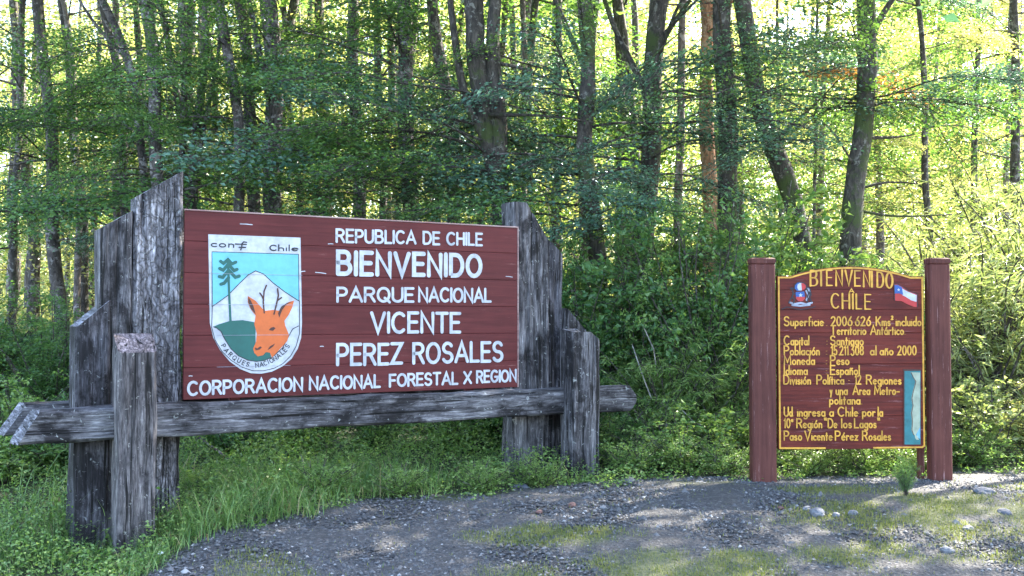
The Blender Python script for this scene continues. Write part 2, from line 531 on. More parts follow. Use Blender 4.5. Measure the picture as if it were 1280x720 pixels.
G = {
    'A': (.72, [[(0, 0), (.36, 1), (.72, 0)], [(.13, .32), (.59, .32)]]),
    'B': (.58, [[(0, 0), (0, 1), (.3, 1)] + arc(.3, .76, .22, .24, 90, -90) + [(0, .52)], [(.3, .52)] + arc(.3, .26, .28, .26, 90, -90) + [(0, 0)]]),
    'C': (.66, [arc(.36, .5, .36, .5, 48, 312)]),
    'D': (.62, [[(0, 0), (0, 1), (.26, 1)] + arc(.26, .5, .36, .5, 90, -90) + [(0, 0)]]),
    'E': (.5, [[(.5, 1), (0, 1), (0, 0), (.5, 0)], [(0, .52), (.44, .52)]]),
    'F': (.48, [[(.48, 1), (0, 1), (0, 0)], [(0, .52), (.42, .52)]]),
    'G': (.7, [arc(.36, .5, .36, .5, 48, 340) + [(.7, .44), (.42, .44)]]),
    'H': (.6, [[(0, 0), (0, 1)], [(.6, 0), (.6, 1)], [(0, .52), (.6, .52)]]),
    'I': (.0, [[(0, 0), (0, 1)]]),
    'K': (.55, [[(0, 0), (0, 1)], [(.52, 1), (.04, .45)], [(.18, .6), (.55, 0)]]),
    'L': (.46, [[(0, 1), (0, 0), (.46, 0)]]),
    'M': (.76, [[(0, 0), (.06, 1), (.38, .25), (.70, 1), (.76, 0)]]),
    'N': (.62, [[(0, 0), (0, 1), (.62, 0), (.62, 1)]]),
    'O': (.72, [arc(.36, .5, .36, .5, 90, 450)]),
    'P': (.54, [[(0, 0), (0, 1), (.28, 1)] + arc(.28, .73, .26, .27, 90, -90) + [(0, .46)]]),
    'Q': (.74, [arc(.36, .5, .36, .5, 90, 450), [(.44, .26), (.74, -.06)]]),
    'R': (.58, [[(0, 0), (0, 1), (.28, 1)] + arc(.28, .75, .26, .25, 90, -90) + [(0, .5)], [(.3, .5), (.58, 0)]]),
    'S': (.56, [arc(.28, .75, .25, .25, 25, 270) + arc(.28, .25, .27, .25, 90, -155)]),
    'T': (.6, [[(0, 1), (.6, 1)], [(.3, 1), (.3, 0)]]),
    'U': (.6, [[(0, 1), (0, .3)] + arc(.3, .3, .3, .3, 180, 360) + [(.6, 1)]]),
    'V': (.68, [[(0, 1), (.34, 0), (.68, 1)]]),
    'X': (.6, [[(0, 0), (.6, 1)], [(0, 1), (.6, 0)]]),
    'Z': (.56, [[(0, 1), (.56, 1), (0, 0), (.56, 0)]]),
    'a': (.36, [arc(.18, .24, .18, .24, 90, 450), [(.36, .48), (.36, 0)]]),
    'b': (.36, [[(0, 1), (0, 0)], arc(.18, .24, .18, .24, 90, 450)]),
    'c': (.3, [arc(.2, .24, .2, .24, 55, 305)]),
    'd': (.36, [arc(.18, .24, .18, .24, 90, 450), [(.36, 1), (.36, 0)]]),
    'e': (.36, [[(.03, .25), (.36, .3)] + arc(.18, .24, .18, .24, 15, 315)]),
    'f': (.26, [arc(.22, .85, .12, .13, 60, 180) + [(.1, 0)], [(0, .48), (.24, .48)]]),
    'g': (.36, [arc(.18, .24, .18, .24, 90, 450), [(.36, .48), (.36, -.1)] + arc(.18, -.12, .18, .18, 0, -150)]),
    'i': (.0, [[(0, .48), (0, 0)], [(0, .68), (0, .70)]]),
    'í': (.0, [[(0, .48), (0, 0)], [(0, .64), (.09, .8)]]),
    'l': (.0, [[(0, 1), (0, 0)]]),
    'm': (.52, [[(0, .48), (0, 0)], [(0, .32)] + arc(.13, .32, .13, .16, 180, 0) + [(.26, 0)], [(.26, .32)] + arc(.39, .32, .13, .16, 180, 0) + [(.52, 0)]]),
    'n': (.3, [[(0, .48), (0, 0)], [(0, .3)] + arc(.15, .3, .15, .18, 180, 0) + [(.3, 0)]]),
    'o': (.38, [arc(.19, .24, .19, .24, 90, 450)]),
    'p': (.36, [[(0, .48), (0, -.3)], arc(.18, .24, .18, .24, 90, 450)]),
    'r': (.22, [[(0, .48), (0, 0)], [(0, .28)] + arc(.15, .3, .14, .18, 180, 50)]),
    's': (.26, [arc(.13, .36, .12, .12, 30, 270) + arc(.13, .12, .13, .12, 90, -150)]),
    't': (.22, [[(.1, .78), (.1, 0)], [(0, .5), (.22, .5)]]),
    'u': (.3, [[(0, .48), (0, .17)] + arc(.15, .17, .15, .17, 180, 360) + [(.3, .48)], [(.3, .48), (.3, 0)]]),
    'v': (.3, [[(0, .48), (.15, 0), (.3, .48)]]),
    'h': (.3, [[(0, 1), (0, 0)], [(0, .3)] + arc(.15, .3, .15, .18, 180, 0) + [(.3, 0)]]),
    'y': (.32, [[(0, .48), (.16, .02)], [(.32, .48), (.08, -.28)]]),
    'z': (.28, [[(0, .48), (.28, .48), (0, 0), (.28, 0)]]),
    '0': (.42, [arc(.21, .5, .21, .5, 90, 450)]),
    '1': (.14, [[(0, .8), (.12, 1), (.12, 0)]]),
    '2': (.42, [arc(.2, .74, .2, .26, 160, -30) + [(0, 0), (.42, 0)]]),
    '3': (.38, [[(.02, 1), (.36, 1), (.14, .6)] + arc(.17, .26, .2, .32, 80, -150)]),
    '5': (.38, [[(.36, 1), (.06, 1), (.03, .58)] + arc(.17, .3, .2, .3, 130, -150)]),
    '6': (.42, [[(.34, 1)] + arc(.21, .3, .21, .3, 150, 510)]),
    '8': (.4, [arc(.2, .76, .17, .24, 270, 630), arc(.2, .27, .2, .26, 90, 450)]),
    '.': (.0, [[(0, 0), (0, .03)]]),
    ':': (.0, [[(0, .05), (0, .08)], [(0, .4), (0, .43)]]),
    '-': (.3, [[(0, .3), (.3, .3)]]),
    '"': (.12, [[(0, 1.08), (.03, .85)], [(.12, 1.08), (.15, .85)]]),
    '²': (.16, [arc(.08, .98, .07, .09, 160, -30) + [(0, .7), (.16, .7)]]),
    'ª': (.18, [arc(.08, .8, .08, .1, 90, 450), [(.17, .9), (.17, .68)]]),
    ' ': (.26, []),
}
G['á'] = (G['a'][0], G['a'][1] + [[(.18, .62), (.28, .8)]])
G['é'] = (G['e'][0], G['e'][1] + [[(.18, .62), (.28, .8)]])
G['ó'] = (G['o'][0], G['o'][1] + [[(.18, .62), (.28, .8)]])
G['ñ'] = (G['n'][0], G['n'][1] + [[(.02, .62), (.1, .68), (.2, .62), (.28, .68)]])


class Strokes:
    """collects flat raised ribbons in the (u, z) plane; each stroke sits a hair proud of the last"""
    def __init__(s, width, height=0.003, contrast=0.0, base=0.0):
        s.w, s.h, s.c, s.base = width, height, contrast, base
        s.v, s.f, s.k = [], [], 0

    def stroke(s, pts, width=None):
        w0 = (width or s.w) / 2
        P = [pts[0]]
        for q in pts[1:]:
            if math.hypot(q[0] - P[-1][0], q[1] - P[-1][1]) > 1e-5: P.append(q)
        if len(P) < 2: return
        n = len(P)
        hy = -(s.base + s.h + 0.00035 * (s.k % 9))
        by = -(s.base - 0.001)
        s.k += 1
        L, Rr = [], []
        for i in range(n):
            d0 = (P[i][0] - P[i - 1][0], P[i][1] - P[i - 1][1]) if i else None
            d1 = (P[i + 1][0] - P[i][0], P[i + 1][1] - P[i][1]) if i < n - 1 else None
            if d0 is None: d0 = d1
            if d1 is None: d1 = d0
            l0, l1 = math.hypot(*d0), math.hypot(*d1)
            n0 = (-d0[1] / l0, d0[0] / l0)
            n1 = (-d1[1] / l1, d1[0] / l1)
            m = (n0[0] + n1[0], n0[1] + n1[1])
            lm = math.hypot(*m) or 1
            m = (m[0] / lm, m[1] / lm)
            k = 1 / max(0.45, m[0] * n0[0] + m[1] * n0[1])
            w = w0 * k * (1 - s.c * abs(m[1]) ** 2)
            L.append((P[i][0] + m[0] * w, P[i][1] + m[1] * w))
            Rr.append((P[i][0] - m[0] * w, P[i][1] - m[1] * w))
        cap0, cap1 = [], []
        if math.hypot(P[0][0] - P[-1][0], P[0][1] - P[-1][1]) > w0 * .5:
            for (p, q, out, e) in ((P[0], P[1], cap0, L[0]), (P[-1], P[-2], cap1, Rr[-1])):
                a = math.atan2(e[1] - p[1], e[0] - p[0])
                rr = math.hypot(e[1] - p[1], e[0] - p[0])
                for j in range(1, 5):
                    an = a + PI * j / 5
                    out.append((p[0] + rr * math.cos(an), p[1] + rr * math.sin(an)))
        # strip
        b = len(s.v)
        for p in L + Rr: s.v.append((p[0], hy, p[1]))
        for i in range(n - 1): s.f.append((b + i, b + n + i, b + n + i + 1, b + i + 1))
        outline = [b + i for i in range(n)]
        for cap, ends in ((cap1, (b + n - 1, b + 2 * n - 1)), (cap0, None)):
            if not cap: continue
        c1 = len(s.v)
        for p in cap1: s.v.append((p[0], hy, p[1]))
        c0 = len(s.v)
        for p in cap0: s.v.append((p[0], hy, p[1]))
        ring = list(range(b, b + n))
        if cap1:
            ids = list(range(c1, c1 + len(cap1)))
            # cap1 runs from R end round to L end
            s.f.append(tuple([b + 2 * n - 1] + ids + [b + n - 1]))
            ring += ids[::-1]
        ring += list(range(b + 2 * n - 1, b + n - 1, -1))
        if cap0:
            ids = list(range(c0, c0 + len(cap0)))
            s.f.append(tuple([b] + ids + [b + n]))
            ring += ids[::-1]
        t = len(s.v)
        for i in ring: s.v.append((s.v[i][0], by, s.v[i][2]))
        m_ = len(ring)
        for i in range(m_):
            j = (i + 1) % m_
            s.f.append((ring[i], ring[j], t + j, t + i))

    def text(s, txt, u0, u1, z0, z1, cap, gap=0.2, jit=0.0, width=None, each=None):
        """one line from (u0, z0) to (u1, z1) on its base line"""
        adv = max(.05, sum(G[c][0] + gap for c in txt) - gap)
        sx = (u1 - u0) / adv if adv > .06 else 0.0
        rs = random.Random(txt)
        x = 0
        for c in txt:
            w, st = G[c]
            dz = rs.uniform(-jit, jit) * cap
            for q in st:
                s.stroke([(u0 + (x + px) * sx, z0 + (z1 - z0) * (x + px) / adv + py * cap + dz) for px, py in q], width)
            x += w + gap
            if each and s.v:
                s.build('letter', each[0], each[1])
                s.v, s.f = [], []

    def letters(s, mat, parent, txt, *a, **k):
        s.text(txt, *a, each=(mat, parent), **k)

    def build(s, name, mat, parent, label=None):
        o = obj(name, mesh_from(name, s.v, s.f, [mat]), parent)
        if label: o['label'] = label
        return o


def plate(name, pts, mat, parent, y0, y1, label=None):
    """solid flat plate with outline pts in (u, z), from depth y0 (back) to y1 (front)"""
    n = len(pts)
    v = [(p[0], -y1, p[1]) for p in pts] + [(p[0], -y0, p[1]) for p in pts]
    tri = tessellate_polygon([[Vector((p[0], p[1], 0)) for p in pts]])
    f = [tuple(t) for t in tri] + [tuple(n + i for i in t[::-1]) for t in tri]
    f += [(i, (i + 1) % n, n + (i + 1) % n, n + i) for i in range(n)]
    o = obj(name, mesh_from(name, v, f, [mat]), parent)
    if label: o['label'] = label
    return o


def bevel_box(x0, x1, y0, y1, z0, z1, b=0.004):
    v, f = [], []
    for (zz, ins) in ((z0, b), (z0 + b, 0), (z1 - b, 0), (z1, b)):
        a0, a1, c0, c1 = x0 + ins, x1 - ins, y0 + ins, y1 - ins
        v += [(a0 + (b if not ins else 0), c0, zz), (a1 - (b if not ins else 0), c0, zz), (a1, c0 + (b if not ins else 0), zz), (a1, c1 - (b if not ins else 0), zz),
              (a1 - (b if not ins else 0), c1, zz), (a0 + (b if not ins else 0), c1, zz), (a0, c1 - (b if not ins else 0), zz), (a0, c0 + (b if not ins else 0), zz)]
    for k in range(3):
        for i in range(8):
            j = (i + 1) % 8
            f.append((k * 8 + i, k * 8 + j, (k + 1) * 8 + j, (k + 1) * 8 + i))
    f.append(tuple(range(7, -1, -1)))
    f.append(tuple(range(24, 32)))
    return v, f


def timber(name, parent, mat, x0, x1, y0, y1, z0, z1, topfn=None, axis=2, amp=0.009, seed=0, endfn=None, taper=0.0, chamfer=0.012, label=None, cap=None):
    """hewn timber: rounded-rectangle rings along its length with splits and hollows; topfn gives the height of the cut top at (x, y)"""
    step = 0.045
    if axis == 2:
        la, lb, pa, pb, qa, qb = z0, z1, x0, x1, y0, y1
    else:
        la, lb, pa, pb, qa, qb = x0, x1, y0, y1, z0, z1
    nl = max(6, int((lb - la) / step))
    per = []
    npx = max(6, int((pb - pa) / .02))
    npy = max(6, int((qb - qa) / .02))
    for i in range(npx): per.append((i / npx, 0))
    for i in range(npy): per.append((1, i / npy))
    for i in range(npx): per.append((1 - i / npx, 1))
    for i in range(npy): per.append((0, 1 - i / npy))
    n = len(per)
    V, F = [], []
    cx, cy = (pa + pb) / 2, (qa + qb) / 2
    for k in range(nl + 1):
        t = k / nl
        l = la + (lb - la) * t
        for (a, b) in per:
            px = pa + (pb - pa) * a
            py = qa + (qb - qa) * b
            # chamfered corners
            ex = min(px - pa, pb - px)
            ey = min(py - qa, qb - py)
            e = max(ex, ey)
            if e < chamfer:
                k_ = (chamfer - e) * .6
                px += k_ * (1 if px < cx else -1)
                py += k_ * (1 if py < cy else -1)
            px = cx + (px - cx) * (1 - taper * t)
            ll = l
            q = Vector((px * 14 + seed, py * 14, l * 1.6)) if axis == 2 else Vector((l * 1.6 + seed, px * 14, py * 14))
            d = noise.noise(q) * amp + noise.noise(q * 2.7) * amp * .6
            q2 = Vector((px * 3 + seed * 2, py * 3, l * 2.5))
            d += noise.noise(q2) * amp * 1.4
            cr = noise.noise(Vector((px * 30 + seed, py * 30 + 9, l * .9)))
            if cr > .36: d -= (cr - .36) * .08
            vx, vy = px - cx, py - cy
            m = math.hypot(vx, vy) or 1
            nx_, ny_ = (0, 0)
            if abs(vx) / (pb - pa) > abs(vy) / (qb - qa): nx_ = 1 if vx > 0 else -1
            else: ny_ = 1 if vy > 0 else -1
            px += nx_ * d
            py += ny_ * d
            if axis == 2:
                if topfn:
                    tz = topfn(px, py)
                    ll = la + (tz - la) * t
                V.append([px, py, ll])
            else:
                if endfn:
                    e0, e1 = endfn(px, py)
                    ll = e0 + (e1 - e0) * t
                V.append([ll, px, py])
    for k in range(nl):
        for i in range(n):
            j = (i + 1) % n
            F.append((k * n + i, k * n + j, (k + 1) * n + j, (k + 1) * n + i))
    # end caps: fan to inset ring then centre
    nside = len(F)
    for k, rev in ((0, True), (nl, False)):
        ring = [k * n + i for i in range(n)]
        c = [sum(V[i][q] for i in ring) / n for q in range(3)]
        prev = ring
        for fr in (.75, .4):
            cur = []
            for i in ring:
                v = [V[i][q] * fr + c[q] * (1 - fr) for q in range(3)]
                o_ = noise.noise(Vector((v[0] * 25 + seed, v[1] * 25, v[2] * 25))) * amp * .5
                v[axis] += o_
                cur.append(len(V))
                V.append(v)
            for i in range(n):
                j = (i + 1) % n
                F.append((prev[i], prev[j], cur[j], cur[i]) if not rev else (prev[j], prev[i], cur[i], cur[j]))
            prev = cur
        ci = len(V)
        V.append(c)
        for i in range(n):
            j = (i + 1) % n
            F.append((prev[i], prev[j], ci) if not rev else (prev[j], prev[i], ci))
    mi = [0] * nside + [1] * (len(F) - nside)
    o = obj(name, mesh_from(name, V, F, [mat, M[cap or 'endgrain_skylit']], mi), parent)
    if label: o['label'] = label
    return o


# ------------------------------------------------------------------ the big park sign
def park_sign():
    PL = Plane(-2.4022, 7.5, 0.52963)
    root = empty('park_sign', (PL.o[0], PL.o[1], 0), PL.ang)
    tag(root, 'wide maroon park sign in white lettering with deer emblem between stepped grey timbers', 'park sign')
    S = lambda x, y: PL.inv(x, y, 0.0)
    W, zb, zt = 2.836, 1.016, 2.404
    # board: battens behind, six horizontal planks in front, bare wood trim
    v1, f1 = bevel_box(0.35, 0.43, 0.032, 0.075, zb - .02, zt - .04)
    v2, f2 = bevel_box(2.35, 2.43, 0.032, 0.075, zb - .02, zt - .04)
    v, f = bevel_box(.01, W - .01, .0305, .038, zb + .01, zt - .01, .001)
    bat = obj('panel', mesh_from('panel', v, f, [M['red']]), root)
    obj('batten', mesh_from('batten', [(a, b + .007, c) for a, b, c in v1], f1, [M['red']]), bat)
    obj('batten', mesh_from('batten', [(a, b + .007, c) for a, b, c in v2], f2, [M['red']]), bat)
    hs = [0.0, .235, .47, .70, .93, 1.165, 1.388]
    rs = random.Random(4)
    for i in range(6):
        o_ = rs.uniform(-.0012, .0012)
        v, f = bevel_box(0.0, W, -0.004 + o_, 0.03, zb + hs[i] + .0009, zb + hs[i + 1] - .0009, 0.0025)
        obj('plank', mesh_from('plank', v, f, [M['red']]), bat)
    for (a, b, c, d) in ((-.004, W + .010, zt + .001, zt + .012), (W + .001, W + .012, zb, zt)):
        v, f = bevel_box(a, b, -.008, .03, c, d, .002)
        obj('trim', mesh_from('trim', v, f, [M['trim']]), root)
    # lettering
    for txt, a, b, za, zb_, cap, wd, gp in (
            ('REPUBLICA DE CHILE', 1.172, 2.480, 2.218, 2.240, .098, .019, .22),
            ('BIENVENIDO', 1.185, 2.468, 1.966, 1.976, .174, .036, .27),
            ('PARQUE NACIONAL', 1.182, 2.566, 1.746, 1.758, .108, .021, .2),
            ('VICENTE', 1.472, 2.268, 1.500, 1.500, .156, .027, .22),
            ('PEREZ ROSALES', 1.185, 2.68, 1.246, 1.250, .158, .027, .22),
            ('CORPORACION NACIONAL FORESTAL X REGION', .020, 2.822, 1.042, 1.068, .094, .019, .22)):
        st = Strokes(wd, .0030, base=.0052)
        WR = (M['white'], root)
        if txt == 'PARQUE NACIONAL':
            st.letters(*WR, 'PARQUE', a, a + .655, za, za + .006, cap, gp, .015)
            st.letters(*WR, 'NACIONAL', a + .71, b, za + .007, zb_, cap, gp, .015)
        elif txt.endswith('X REGION'):
            for w_, xa, ya, xb, yb in (('CORPORACION', 234, 494, 378, 487.5), ('NACIONAL', 386, 487, 475, 483.5), ('FORESTAL', 486, 483, 572, 479.5),
                                       ('X', 579, 479, 589, 478.5), ('REGION', 595, 478, 645, 476)):
                (ua, z0_), (ub, z1_) = S(xa, ya), S(xb, yb)
                st.letters(*WR, w_, ua + .006, ub - .006, z0_, z1_, cap, gp, .02)
        else:
            st.letters(*WR, txt, a, b, za, zb_, cap, gp, .015)
    # flaked paint marks along the seams
    for k, (xa, ya, xb, yb) in enumerate(((394, 340.5, 407, 342), (375, 340, 381, 339), (632, 345.5, 640, 346.5), (400, 433, 404, 433), (520, 318, 527, 318.5), (236, 470, 240, 470), (300, 280, 315, 281), (410, 305, 416, 305))):
        sc_ = Strokes(.006, .0004, base=.0062)
        sc_.stroke([S(xa, ya), S((xa + xb) / 2, (ya + yb) / 2 - .3), S(xb, yb)])
        sc_.build('paint_scratch', M['white'], root)
    # emblem, outline points measured on the board
    E = lambda x, y: S(250 + x / 3.793, 285 + y / 3.79)
    sh = [(38, 30), (475, 46), (482, 450), (478, 520), (462, 572), (432, 620), (390, 655), (340, 680), (290, 690), (240, 688), (190, 668), (140, 632), (95, 580), (62, 520), (46, 450)]
    shield = plate('emblem', [E(*p) for p in sh], M['white'], root, .003, .0075, 'white shield emblem with mountain, conifer and orange deer head')
    b1 = .0073
    fld = [(54, 112), (464, 126), (468, 340), (420, 470), (350, 632), (290, 635), (215, 622), (60, 470)]
    plate('sky_field', [E(*p) for p in [(56, 114), (464, 126), (466, 347), (400, 300), (345, 260), (300, 218), (262, 203), (228, 222), (180, 268), (130, 320), (60, 372)]], M['cyan'], shield, b1, .0088)
    hill = [(60, 468), (90, 455), (140, 440), (200, 436), (256, 446), (262, 480), (262, 560), (268, 590), (330, 585), (336, 612), (300, 628), (265, 632), (225, 626), (180, 605), (145, 572), (118, 530), (98, 490), (78, 474)]
    plate('green_hill', [E(*p) for p in hill], M['dgreen'], shield, b1, .0086)
    deer = [(225, 322), (262, 345), (292, 380), (308, 392), (345, 388), (375, 392), (392, 368), (420, 350), (444, 344), (436, 375), (418, 412), (398, 440), (402, 462), (420, 505), (412, 535), (378, 572), (340, 614), (330, 590), (310, 588), (298, 602), (272, 608), (256, 592), (250, 572), (264, 540), (268, 500), (256, 455), (262, 415), (236, 380), (225, 350)]
    plate('deer_head', [E(*p) for p in deer], M['orange'], shield, b1, .0102)
    plate('ear_shade', [E(*p) for p in [(227, 326), (240, 345), (252, 372), (262, 408), (240, 384), (227, 352)]], M['brownear'], shield, b1, .0112)
    plate('ear_shade', [E(*p) for p in [(438, 348), (408, 362), (388, 388), (374, 424), (368, 404), (384, 372), (412, 354)]], M['brownear'], shield, b1, .0112)
    plate('eye', [E(*p) for p in [(324, 484), (334, 472), (348, 468), (356, 476), (344, 487)]], M['brownear'], shield, b1, .0112)
    plate('mouth', [E(*p) for p in [(318, 578), (330, 560), (354, 547), (346, 560), (330, 572)]], M['brownear'], shield, b1, .0112)
    plate('nostril', [E(*p) for p in [(258, 566), (270, 570), (284, 560), (292, 566), (280, 576), (262, 580)]], M['brownear'], shield, b1, .0112)
    ln = Strokes(.006, .001, base=.0078)
    ln.stroke([E(*p) for p in [(56, 372), (56, 113), (465, 125), (468, 345)]])
    ln.stroke([E(*p) for p in [(60, 370), (130, 320), (180, 268), (228, 222), (262, 203), (300, 218), (345, 260), (400, 302), (466, 345)]])
    ln.stroke([E(*p) for p in [(62, 468), (78, 474), (98, 490), (118, 530), (145, 572), (180, 605), (225, 626), (265, 632), (300, 628), (340, 612), (390, 568), (420, 510), (438, 478), (466, 464)]])
    ln.stroke([E(*p) for p in [(57, 372), (54, 470), (70, 530), (104, 586), (148, 628), (200, 660), (250, 676), (300, 676), (350, 664), (392, 642), (428, 606), (454, 560), (470, 500), (470, 345)]], .005)
    ln.build('outline', M['black'], shield)
    an = Strokes(.011, .001, base=.0100)
    for q in ([(303, 402), (298, 350), (302, 300), (313, 272)], [(300, 342), (292, 322), (282, 308)], [(349, 408), (362, 355), (370, 320), (366, 288)], [(364, 345), (384, 330)]):
        an.stroke([E(*p) for p in q])
    an.build('antler', M['brownear'], shield)
    tr = Strokes(.017, .0016, base=.0090)
    tr.stroke([E(*p) for p in [(131, 150), (136, 300), (143, 440)]])
    for q in ([(96, 158), (110, 168), (131, 150), (150, 170), (168, 162)], [(92, 192), (108, 200), (132, 172), (160, 202), (174, 196)], [(90, 230), (106, 234), (134, 200), (166, 234), (184, 228)], [(98, 266), (112, 262), (134, 236)]):
        tr.stroke([E(*p) for p in q], .024)
    tr.build('conifer', M['dgreen'], shield)
    tx = Strokes(.0095, .0008, base=.0078)
    (ua, za), (ub, zb2) = E(52, 88), E(212, 90)
    cap = .040
    tx.text('con', ua, E(158, 88)[0], za, za, cap * 1.25, .2)
    # the f of the agency wordmark, drawn with its two cross bars
    for q in ([(220, 68), (206, 66), (198, 74), (196, 90), (192, 104)], [(166, 76), (218, 78)], [(184, 92), (214, 92)]):
        tx.stroke([E(*p) for p in q])
    (uc, zc), (ud, zd) = E(330, 106), E(462, 108)
    tx.text('C', uc, E(362, 0)[0], zc, zc, cap, .16)
    tx.text('hile', E(372, 0)[0], ud, zc, zd, cap * 1.1, .17)
    # curved motto: each letter set on the rim
    arcs = [('PARQUES', [(98, 556), (112, 580), (130, 600), (150, 618), (172, 632), (194, 644), (214, 652)]),
            ('NACIONALES', [(262, 660), (284, 657), (304, 652), (318, 646), (334, 640), (352, 630), (370, 618), (388, 602), (402, 590), (416, 572)])]
    for word, ps in arcs:
        for i, ch in enumerate(word):
            p = ps[i]
            a, b = ps[max(0, i - 1)], ps[min(len(ps) - 1, i + 1)]
            dx, dy = b[0] - a[0], b[1] - a[1]
            l = math.hypot(dx, dy)
            dx, dy = dx / l, dy / l
            for q in G[ch][1]:
                pts = []
                for (gx, gy) in q:
                    gx_ = (gx - G[ch][0] / 2) * 22 + 8
                    gy_ = gy * 20
                    pts.append(E(p[0] + dx * gx_ + dy * gy_, p[1] + dy * gx_ - dx * gy_))
                tx.stroke(pts, .0058)
    tx.build('emblem_lettering', M['black'], shield)['kind'] = 'stuff'
    sm = Strokes(.0022, .0003, base=.0118)
    for hh in hs[1:5]:
        z_ = zb + hh
        if z_ > 1.25:
            sm.stroke([(.175 if z_ > 1.5 else .24, z_), (.89 if z_ > 1.5 else .80, z_)])
    sm.build('seam', M['greypaint'], shield)['kind'] = 'stuff'
    # timbers: (u0,u1, y_front, y_back, z0, top outer, top inner)
    slope = lambda xa, za_, xb, zb_: (lambda x, y: za_ + (zb_ - za_) * max(-.1, min(1.1, (x - xa) / (xb - xa))))
    tz, tx_ = M['timber_z'], M['timber_x']
    timber('post', root, M['timber_cracked'], -.345, -.006, .05, .27, -.15, 2.7, slope(-.345, 2.48, -.006, 2.70), seed=1, amp=.013, label='tallest left timber with rough cracked face and slanted top')
    timber('post', root, tz, -.575, -.352, .05, .30, -.15, 2.4, slope(-.575, 2.25, -.352, 2.39), seed=2, label='middle height left timber with pale edge')
    timber('post', root, M['timber_dark'], -.725, -.50, .025, .42, -.2, 1.73, slope(-.70, 1.57, -.52, 1.73), seed=3, label='short left timber behind the level beam')
    timber('post', root, M['timber_brown'], -.505, -.25, -.33, -.09, -.15, 1.45, lambda x, y: 1.375 + min(.13, max(0, (y + .33)) * .85), seed=4, cap='sawn_sunlit', label='low front left timber with chamfered sunlit top')
    timber('post', root, tz, 2.83, 3.205, .05, .27, -.1, 2.64, lambda x, y: 2.64 - max(0, min(1, (x - 2.96) / .24)) * .33, seed=5, amp=.012, label='tallest right timber with slanted top')
    timber('post', root, M['timber_dark'], 3.235, 3.395, .12, .30, -.1, 2.34, slope(3.235, 2.33, 3.39, 2.2), seed=6, label='middle height right timber')
    timber('post', root, tz, 3.40, 3.62, .06, .33, -.1, 1.70, slope(3.41, 1.70, 3.61, 1.50), seed=7, label='short right timber mostly hidden by the front one')
    timber('post', root, tz, 3.215, 3.51, -.30, -.08, -.1, 1.5, lambda x, y: min(1.495, 1.51 + .02 - max(0, x - 3.36) * .75) + max(0, y + .31) * .12, seed=8, label='low front right timber with chamfered top')
    timber('beam', root, tx_, -1.13, 4.0, -.165, .018, .772, 1.0, axis=0, seed=9, amp=.010,
           endfn=lambda y, z: (-1.10 + max(0, min(1, (z - .78) / .21)) * .13 - (y + .165) * .2, 3.93 + .07 * math.sin(max(0, min(1, (z - .77) / .22)) * PI)), label='long front beam with slanted left end')
    timber('beam', root, tx_, -1.17, 3.9, .30 + .135, .62, .775, 1.0, axis=0, seed=10, amp=.007,
           endfn=lambda y, z: (-1.14 + max(0, min(1, (z - .78) / .21)) * .14 - (y - .435) * .2, 3.60), label='rear beam with slanted left end')
    # bolts heads on the front beam
    return root


park_sign()


